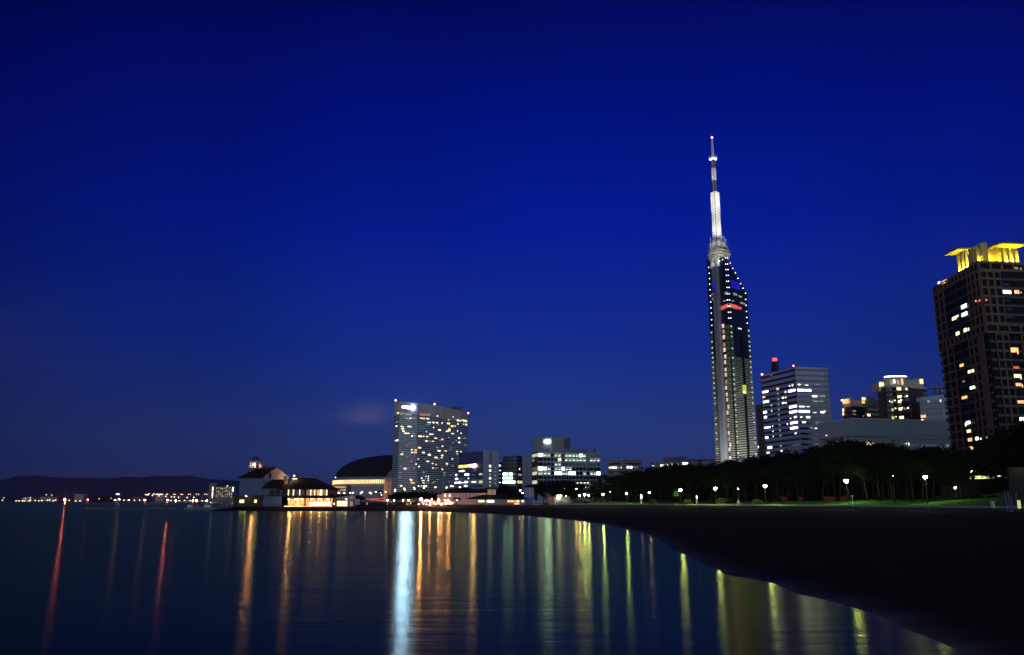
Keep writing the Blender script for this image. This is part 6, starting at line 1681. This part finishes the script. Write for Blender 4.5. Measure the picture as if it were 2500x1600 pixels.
def wood():
    rr = random.Random(21)
    # front row, with visible trunks
    px = 1492
    while px < 2362:
        Y = interp(prom_Y, px) + rr.uniform(18, 30)
        tree(px, interp(sil, px) + rr.uniform(12, 34), Y, 'front row pine ' + zone(px), 'front row pines of the beach wood', 1.0, rr.uniform(.5, .62), rr=rr)
        px += rr.choice((rr.uniform(9, 18), rr.uniform(20, 34), rr.uniform(34, 52)))
    # silhouette row
    px = 1484
    while px < 2362:
        Y = interp(prom_Y, px) + rr.uniform(38, 60)
        tree(px, interp(sil, px) + rr.uniform(-3, 7), Y, 'tall rear pine ' + zone(px), 'tall pines of the beach wood', 1.05, rr.uniform(.6, .72), rr=rr)
        px += rr.uniform(18, 27)
    px = 1480
    while px < 2372:
        Y = interp(prom_Y, px) + rr.uniform(66, 90)
        tree(px, interp(sil, px) + rr.uniform(10, 26), Y, 'deep wood tree ' + zone(px), 'dense trees deep in the wood', 1.35, .93, 'dense_tree', rr=rr)
        px += rr.uniform(22, 30)
    # right edge trees
    for px, y, Y in ((2476, 1066, 225), (2496, 1040, 222), (2516, 1026, 228), (2545, 1020, 222), (2575, 1010, 228), (2470, 1106, 232)):
        tree(px, y, Y, 'dark tree before the brown tower', 'dark trees at the right edge', 1.0, .9, 'dense_tree', rr=rr, base=LZ + 3)
    # trees before the grid office
    for px, y in ((1312, 1186), (1327, 1177), (1343, 1172), (1360, 1175), (1374, 1171), (1390, 1173), (1403, 1180), (1418, 1192), (1452, 1180), (1465, 1184)):
        tree(px, y, 400 + rr.uniform(-14, 14), 'round dark tree in front of the white grid office', 'round trees below the grid office', 1.0, .85, 'round_tree', rr=rr)
    for px, y in ((1385, 1200), (1400, 1204), (1425, 1206), (1442, 1204), (1458, 1206), (1473, 1203)):
        tree(px, y, 345 + rr.uniform(-8, 8), 'low dark bushy tree behind the garden lamps', 'low trees behind the garden lamps', 1.3, .9, 'round_tree', rr=rr)
    # behind the beach house and at the foot of the hotel
    for px, y in ((1150, 1197), (1172, 1193), (1195, 1190), (1215, 1187), (1232, 1185), (1248, 1189), (1262, 1198), (1275, 1206)):
        tree(px, y, 385 + rr.uniform(-10, 10), 'dark round tree behind the beach house roof', 'trees behind the beach house', 1.15, .9, 'round_tree', rr=rr)
    for px, y in ((955, 1207), (968, 1202), (982, 1199), (996, 1201), (1010, 1199), (1024, 1201), (1038, 1199), (1052, 1200), (1064, 1203)):
        tree(px, y, 370 + rr.uniform(-10, 10), 'dark tree at the foot of the hotel behind the cafe', 'trees at the foot of the hotel', 1.2, .92, 'round_tree', rr=rr)
    for px, y in ((849, 1210), (860, 1206), (872, 1208), (884, 1212), (822, 1205), (834, 1207)):
        tree(px, y, 340 + rr.uniform(-5, 5), 'dark tree behind the pale pavilion', 'trees behind the pavilion', 1.3, .92, 'round_tree', rr=rr)
    tree(930, 1197, 520, 'small umbrella shaped tree in front of the atrium', 'x', .9, .5, 'round_tree', rr=rr)
    palm('crooked dark palm in front of the pink long house', 1115, 1213, 305, L=2.2, seed=3, up=False)
wood()
def undergrowth():
    rr = random.Random(31); V = []; Fc = []
    for k in range(26000):
        px = rr.uniform(1470, 2480); Y = interp(prom_Y, px) + rr.uniform(62, 76)
        x = gx(px, Y); z = LZ + rr.uniform(0, 1) ** .8 * (7.5 + 1.2 * math.sin(px * .05) + math.sin(px * .17)); s = rr.uniform(.35, .7)
        a = Vector((rr.gauss(0, 1), rr.gauss(0, 1), rr.gauss(0, 1))).normalized() * s; b = a.orthogonal().normalized() * s * .7
        c = Vector((x, Y, z)); i = len(V); V += [tuple(c - a), tuple(c + b), tuple(c + a), tuple(c - b)]; Fc.append((i, i + 1, i + 2, i + 3))
    me = bpy.data.meshes.new('undergrowth'); me.from_pydata(V, [], Fc); me.materials.append(M['leaf']); me.update()
    o = bpy.data.objects.new('undergrowth', me); COL.objects.link(o); o['kind'] = 'stuff'
undergrowth()
# ---- shrubs
def shrub(px, py, Y, wpx, hpx, label, bright=True):
    rr = random.Random(px); p = at(px, py, Y); rx, rz = wpx / 2093 * Y / 2, hpx / 2093 * Y; V = []; Fc = []
    for k in range(900):
        while True:
            u = Vector((rr.uniform(-1, 1), rr.uniform(-1, 1), rr.uniform(0, 1)))
            if u.length < 1: break
        u = u.normalized() * (u.length ** .4); c = Vector((u.x * rx, u.y * rx * .7, u.z * rz)); s = .12
        a = Vector((rr.gauss(0, 1), rr.gauss(0, 1), rr.gauss(0, 1))).normalized() * s; b = a.orthogonal().normalized() * s * .6
        i = len(V); V += [tuple(c - a), tuple(c + b), tuple(c + a), tuple(c - b)]; Fc.append((i, i + 1, i + 2, i + 3))
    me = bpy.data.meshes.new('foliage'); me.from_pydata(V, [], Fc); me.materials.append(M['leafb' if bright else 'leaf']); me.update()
    t = thing('shrub', label, 'shrub', p); o = bpy.data.objects.new('foliage', me); COL.objects.link(o); o.parent = t
    MB().cyl((p.x, p.y, p.z - .3), (p.x, p.y, p.z + rz * .5), .06, n=5).build('stem', M['bark'], t)
shrub(1594, 1233, 250, 22, 15, 'rounded green clipped shrub right of the small white globe lamp')
shrub(1679, 1232, 246, 26, 13, 'rounded bright green shrub right of the leftmost starry park lamp')
shrub(1764, 1231, 240, 36, 16, 'wide leafy green shrub lit by the second starry park lamp')
shrub(1785, 1231, 236, 26, 12, 'darker shrub at the right of the wide leafy one', False)
shrub(1848, 1228, 222, 30, 9, 'low shrub lying left of the third starry park lamp')
shrub(1650, 1212, 245, 14, 14, 'small lit foliage clump beside the leftmost starry park lamp')
for i, (px, c) in enumerate(((1404, 1), (1418, 1), (1431, 0), (1446, 1), (1460, 1), (1474, 1), (1484, 0))):
    shrub(px, 1234, 285, 16, 16 if c else 12, ('leafy garden plant, %s from the boat shed under the garden lamps' % ('first', 'second', 'third', 'fourth', 'fifth', 'sixth', 'seventh')[i]), bool(c))
for px, py, w_, lb in ((2375, 1150, 24, 'green lit bush left of the glazed roof lamp'),): shrub(2352, 1163, 196, 26, 20, 'bright green bush at the left end of the glazed roof')
for i, (px, wd) in enumerate(((2200, 26), (2225, 22), (2290, 30), (2320, 26), (2350, 30), (2385, 34), (2425, 30), (2140, 22))): shrub(px, 1219, interp(prom_Y, px) + 24, wd, 9, ('dark low bush on the lawn, %s' % ('behind the park lamp to its left', 'just left of the tall park lamp', 'right of the tall park lamp', 'right again beside the oval lamp', 'below the oval lamp', 'below the glazed roof', 'at the far right of the lawn', 'left under the pines'))[i] if False else ('dark low bush on the lawn ' + ('left of the tall park lamp', 'nearest left of the tall park lamp', 'nearest right of the tall park lamp', 'left below the white oval lamp', 'right below the white oval lamp', 'below the left end of the glazed roof', 'below the right end of the glazed roof', 'under the pines left of the centre lamp')[i]), False)

# ================================================================== PARK LAMPS AND SMALL THINGS
PLG = 'tall park lamps along the promenade'
for lab, px, py, Y, em, r, base in (
        ('tall park lamp with a yellow green light, leftmost of five large ones', 1661, 1196.5, 240, 'park', .38, LZ + .4), ('second large yellow green park lamp from the left, above the leafy shrub', 1746.5, 1193, 234, 'park', .40, LZ + .4),
        ('third large park lamp from the left beside pale pine trunks', 1868, 1187, 214, 'park', .40, LZ + .4), ('brightest park lamp, fourth of the large ones, half hidden in pine foliage', 2066, 1174.5, 196, 'park', .50, LZ + .5),
        ('tall park lamp, rightmost of the large ones, on the green bank', 2259, 1165, 170, 'park', .38, LZ + .8)):
    lamp_post(lab, px, py, Y, em, r, base, PLG)
for lab, px, py, Y, em, r in (
        ('small pale lamp at the left end of the pine wood', 1529.5, 1205.5, 268, 'parkw', .22), ('small white mushroom lamp left of the large park lamps', 1585, 1203, 262, 'globe', .24),
        ('left lamp of the bright garden trio by the boat shed', 1415, 1210, 292, 'parkw2', .24), ('middle and brightest lamp of the garden trio', 1427, 1208.5, 292, 'parkw2', .32), ('right lamp of the bright garden trio', 1437, 1209.5, 292, 'parkw2', .26), ('single garden lamp right of the bright trio', 1472.5, 1207, 290, 'park2', .25),
        ('small white lamp deep between the pines right of the third park lamp', 1802, 1193.5, 240, 'globe', .13), ('tiny lamp at the edge of the garden behind the last shrub', 1490, 1200.5, 300, 'globe', .15), ('lone white lamp high among the dark pines right of centre', 2180, 1161, 205, 'globe', .16), ('tiny white lamp seen through the top of the pines', 2167, 1105, 215, 'globe', .17)):
    lamp_post(lab, px, py, Y, em, r, LZ + .2, 'small lamps of the park')
E_dummy = None
for px, py in ((1361, 1210.3), (1365.5, 1210.3), (1370, 1210.3), (1382, 1211)):
    lamp_post('small white lamp behind the roof of the lit open shed', px, py, 300, 'globe', .16, group='small lamps behind the open shed')
# lit vending boxes and signs between the trunks
for lab, px, y0, y1, wd, Y, c in (('tall bright white vending box between the pines', 1566, 1208.5, 1217.5, 4, 262, 'W'), ('small bright vending box right of the round green shrub', 1701.5, 1211, 1217, 2.6, 250, 'W')):
    t = thing('vending_box', lab, 'vending machine', (gx(px, Y), Y, LZ + .4)); x = gx(px, Y); h = wd / 2093 * Y / 2
    MB().box(x - h, x + h, Y, Y + .7, LZ + .4, zt(y0 - 1, Y)).build('cabinet', M['white'], t); MB().box(x - h * .9, x + h * .9, Y - .06, Y - .01, zt(y1, Y), zt(y0, Y)).build('lit_front', E[c], t)
# right end : glazed roof building, oval lamp, bins, poles
def right_end():
    Y = 205
    t = thing('park_pavilion', 'low dark pavilion with a slanted glowing row of roof glazing below the brown tower', 'pavilion', (gx(2405, Y), Y, LZ + 2))
    MB().box(gx(2342, Y), gx(2468, Y), Y + .5, Y + 8, LZ, zt(1170, Y)).build('wall', M['wallolive'], t)
    xs = [2348, 2366, 2381, 2397, 2416, 2433, 2448, 2463]
    for i in range(7):
        a, b = xs[i] + .8, xs[i + 1] - .6; k0, k1 = (a - 2348) / 115, (b - 2348) / 115
        ya, yb = 1169.5 - 3 * k0, 1169.5 - 3 * k1; ta, tb = 1165 - 6 * k0, 1165 - 6 * k1
        MB().hexa([(gx(a, Y), Y, zt(ya, Y)), (gx(b, Y), Y, zt(yb, Y)), (gx(b + 1.5, Y), Y + 1.5, zt(tb, Y)), (gx(a + 1.5, Y), Y + 1.5, zt(ta, Y))], [(gx(a, Y), Y + .1, zt(ya, Y) - .1), (gx(b, Y), Y + .1, zt(yb, Y) - .1), (gx(b + 1.5, Y), Y + 1.6, zt(tb, Y) - .1), (gx(a + 1.5, Y), Y + 1.6, zt(ta, Y) - .1)]).build('glazing', E[('Gs', 'Gs', 'y', 'Gs', 'G', 'w', 'w')[i]], t)
    MB().box(gx(2342, Y), gx(2470, Y), Y - .3, Y + .4, zt(1172, Y), zt(1170.3, Y)).build('gutter', M['darkmetal'], t)
    lamp_post('bright green haloed lamp behind the glazed pavilion roof', 2371, 1151.5, 207, 'globe', .34, LZ + 2.5, 'small lamps of the park')
    lamp_post('white oval lamp low on the dark bank', 2332.5, 1191, 175, 'globe', .22, LZ + 1, 'small lamps of the park')
    Y = 190
    t = thing('garden_wall', 'dim yellow green lit wall at the far right edge', 'wall', (gx(2490, Y), Y, LZ + 3))
    MB().box(gx(2470, Y), gx(2600, Y), Y, Y + .5, LZ, zt(1141, Y)).build('wall', M['wallolive'], t)
    add_point(t, (gx(2499, Y), Y - 1.2, zt(1147, Y)), 30, (.85, .95, .3), .3)
    # dark bank
    Yb = 158; mb = MB(); from mathutils import noise
    n, m_ = 40, 8
    for i in range(n + 1):
        px = 2240 + 420 * i / n
        for j in range(m_ + 1):
            y = Yb + 40 * j / m_; h = (1.0 + 2.6 * min(1, max(0, (px - 2250) / 200))) * (math.sin(math.pi / 2 * j / m_) ** 1.3)
            mb.v.append((gx(px, y), y, LZ - .3 + h + noise.noise(Vector((px * .03, y * .1, 0))) * .25))
    for i in range(n):
        for j in range(m_): a = i * (m_ + 1) + j; mb.f.append((a, a + m_ + 1, a + m_ + 2, a + 1)); mb.m.append(0)
    mb.build('bank', M['lawn'], smooth=True, kind='structure')
    for lab, px, y0, y1, wd, Y, c in (('pale grey square box at the edge of the sand', 2424, 1225, 1233.5, 8, 142, 'concrete'), ('upright yellow green lit box beside the blue posts', 2488, 1222, 1234, 6, 138, None)):
        x = gx(px, Y); h = wd / 2093 * Y / 2; t = thing('utility_box', lab, 'box', (x, Y, LZ + .1))
        MB().box(x - h, x + h, Y, Y + h * 1.6, LZ + .1, zt(y0, Y)).build('cabinet', M[c] if c else E['G'], t)
        MB().box(x - h - .03, x + h + .03, Y - .03, Y + h * 1.6 + .03, zt(y0, Y), zt(y0, Y) + .05).build('lid', M['white'], t)
        if c: add_point(t, (x, Y - 1.4, LZ + 1.0), .5, (.85, 1, .95), .1)
    for i, (px, yt, lb) in enumerate(((2457.5, 1199, 'pale slender post, leftmost of the four at the right sand edge'), (2465.5, 1199.5, 'blue post, second of the four at the right sand edge'), (2468.5, 1214, 'shorter blue post between the two pairs'), (2481, 1204, 'blue post next to the yellow green box'))):
        Y = 131 + i * .5; x = gx(px, Y); o = MB().cyl((x, Y, .9), (x + (-.15 if i < 2 else .1), Y, zt(yt, Y)), .07, n=8).ball((x + (-.15 if i < 2 else .1), Y, zt(yt, Y)), .09, 6)
        o = o.build('post', M['bluepole']); tag(o, lb, 'post', 'posts on the sand edge')
right_end()
def small():
    # white folding sign by the promenade
    Y = 226; x = gx(1803, Y); t = thing('folding_sign', 'white folding board standing on the promenade left of the third park lamp', 'sign', (x, Y, LZ + .05))
    for s in (-1, 1): MB().hexa([(x + s * .45, Y - .4, LZ + .05), (x + s * .45, Y + .4, LZ + .05), (x + s * .38, Y + .4, LZ + .05), (x + s * .38, Y - .4, LZ + .05)], [(x + s * .05, Y - .4, zt(1222, Y)), (x + s * .05, Y + .4, zt(1222, Y)), (x, Y + .4, zt(1222, Y)), (x, Y - .4, zt(1222, Y))]).build('panel', M['steel'], t)
    Y = 188; x = gx(2081.5, Y); t = thing('sign_post', 'thin pale signpost below the brightest park lamp', 'sign', (x, Y, LZ + .4)); MB().cyl((x, Y, LZ + .3), (x, Y, zt(1211, Y)), .05, n=6).build('pole', M['white'], t); MB().box(x - .25, x + .25, Y - .06, Y - .02, zt(1212.5, Y), zt(1210, Y)).build('plate', M['white'], t)
    Y = 236; x = gx(1651, Y); t = thing('litter_bin', 'small yellow green bin on the promenade under the leftmost large lamp', 'bin', (x, Y, LZ + .05)); MB().box(x - .3, x + .3, Y, Y + .5, LZ + .05, LZ + .65).build('body', M['yellow'], t); MB().box(x - .34, x + .34, Y - .04, Y + .54, LZ + .65, LZ + .72).build('lid', M['yellow'], t)
    for px, lb in ((2113, 'dark timber block on the sand below the brightest park lamp'), (2276, 'dark timber block on the sand below the rightmost park lamp')):
        Y = interp(prom_Y, px) - 3.5; x = gx(px, Y); o = MB().box(x - .75, x + .75, Y - .3, Y + .3, 1.3, 1.95).box(x - .55, x + .55, Y - .34, Y - .3, 1.3, 1.6).build('bench_block', M['darkmetal']); tag(o, lb, 'bench')
    # dark red lit stalls behind the trunks
    for px, Y, lb in ((1916, 250, 'dim red stall between the pines left'), (1957, 248, 'dim red stall between the pines, second'), (2025, 240, 'wide dim red stall behind the pines'), (2062, 236, 'dim red stall directly below the brightest park lamp')):
        x = gx(px, Y); t = thing('stall', lb, 'stall', (x, Y, LZ + .4)); wd = .8 if px != 2025 else 1.8
        MB().box(x - wd, x + wd, Y, Y + 1.2, LZ + .4, LZ + 1.4).build('counter', M['stallred'], t); MB().box(x - wd, x + wd, Y + .5, Y + .6, LZ + 1.4, LZ + 2.5).build('lit_back', E['rs'], t); MB().box(x - wd - .2, x + wd + .2, Y - .2, Y + 1.3, LZ + 2.5, LZ + 2.65).build('roof', M['stallred'], t)
E['rs'] = glow('light_stall_red', (1, .12, .1), .05, .5, 1)
small()

# ---- labels of look-alikes: count them from the left
def ordinals():
    from collections import defaultdict
    W_ = ['leftmost', 'second', 'third', 'fourth', 'fifth', 'sixth', 'seventh', 'eighth', 'ninth', 'tenth', 'eleventh', 'twelfth', 'thirteenth', 'fourteenth', 'fifteenth', 'sixteenth', 'seventeenth', 'eighteenth', 'nineteenth', 'twentieth'] + ['twenty ' + q for q in ('first', 'second', 'third', 'fourth', 'fifth', 'sixth', 'seventh', 'eighth', 'ninth')]
    d = defaultdict(list)
    for o in list(bpy.data.objects):
        if o.parent is None and o.get('group') and o.get('label'): d[o['label']].append(o)
    for lab, os_ in d.items():
        if 2 <= len(os_) <= 29:
            os_.sort(key=lambda o: o.location.x / max(o.location.y, 1))
            for i, o in enumerate(os_):
                l2 = (W_[i] + ' from the left, ' if i else 'leftmost, ') + lab
                if len(l2.split()) <= 16: o['label'] = l2
ordinals()

# ================================================================== HAZE
def haze():
    mb = MB().box(-9500, 7200, -160, 11500, -3.0, 262)
    m, t, out = new_mat('haze_air')
    v = N(t, 'ShaderNodeVolumePrincipled'); v.inputs['Color'].default_value = (.75, .8, .9, 1); v.inputs['Density'].default_value = .000045; v.inputs['Anisotropy'].default_value = .6
    t.links.new(v.outputs[0], out.inputs['Volume'])
    mb.build('haze', m, kind='stuff')
haze()
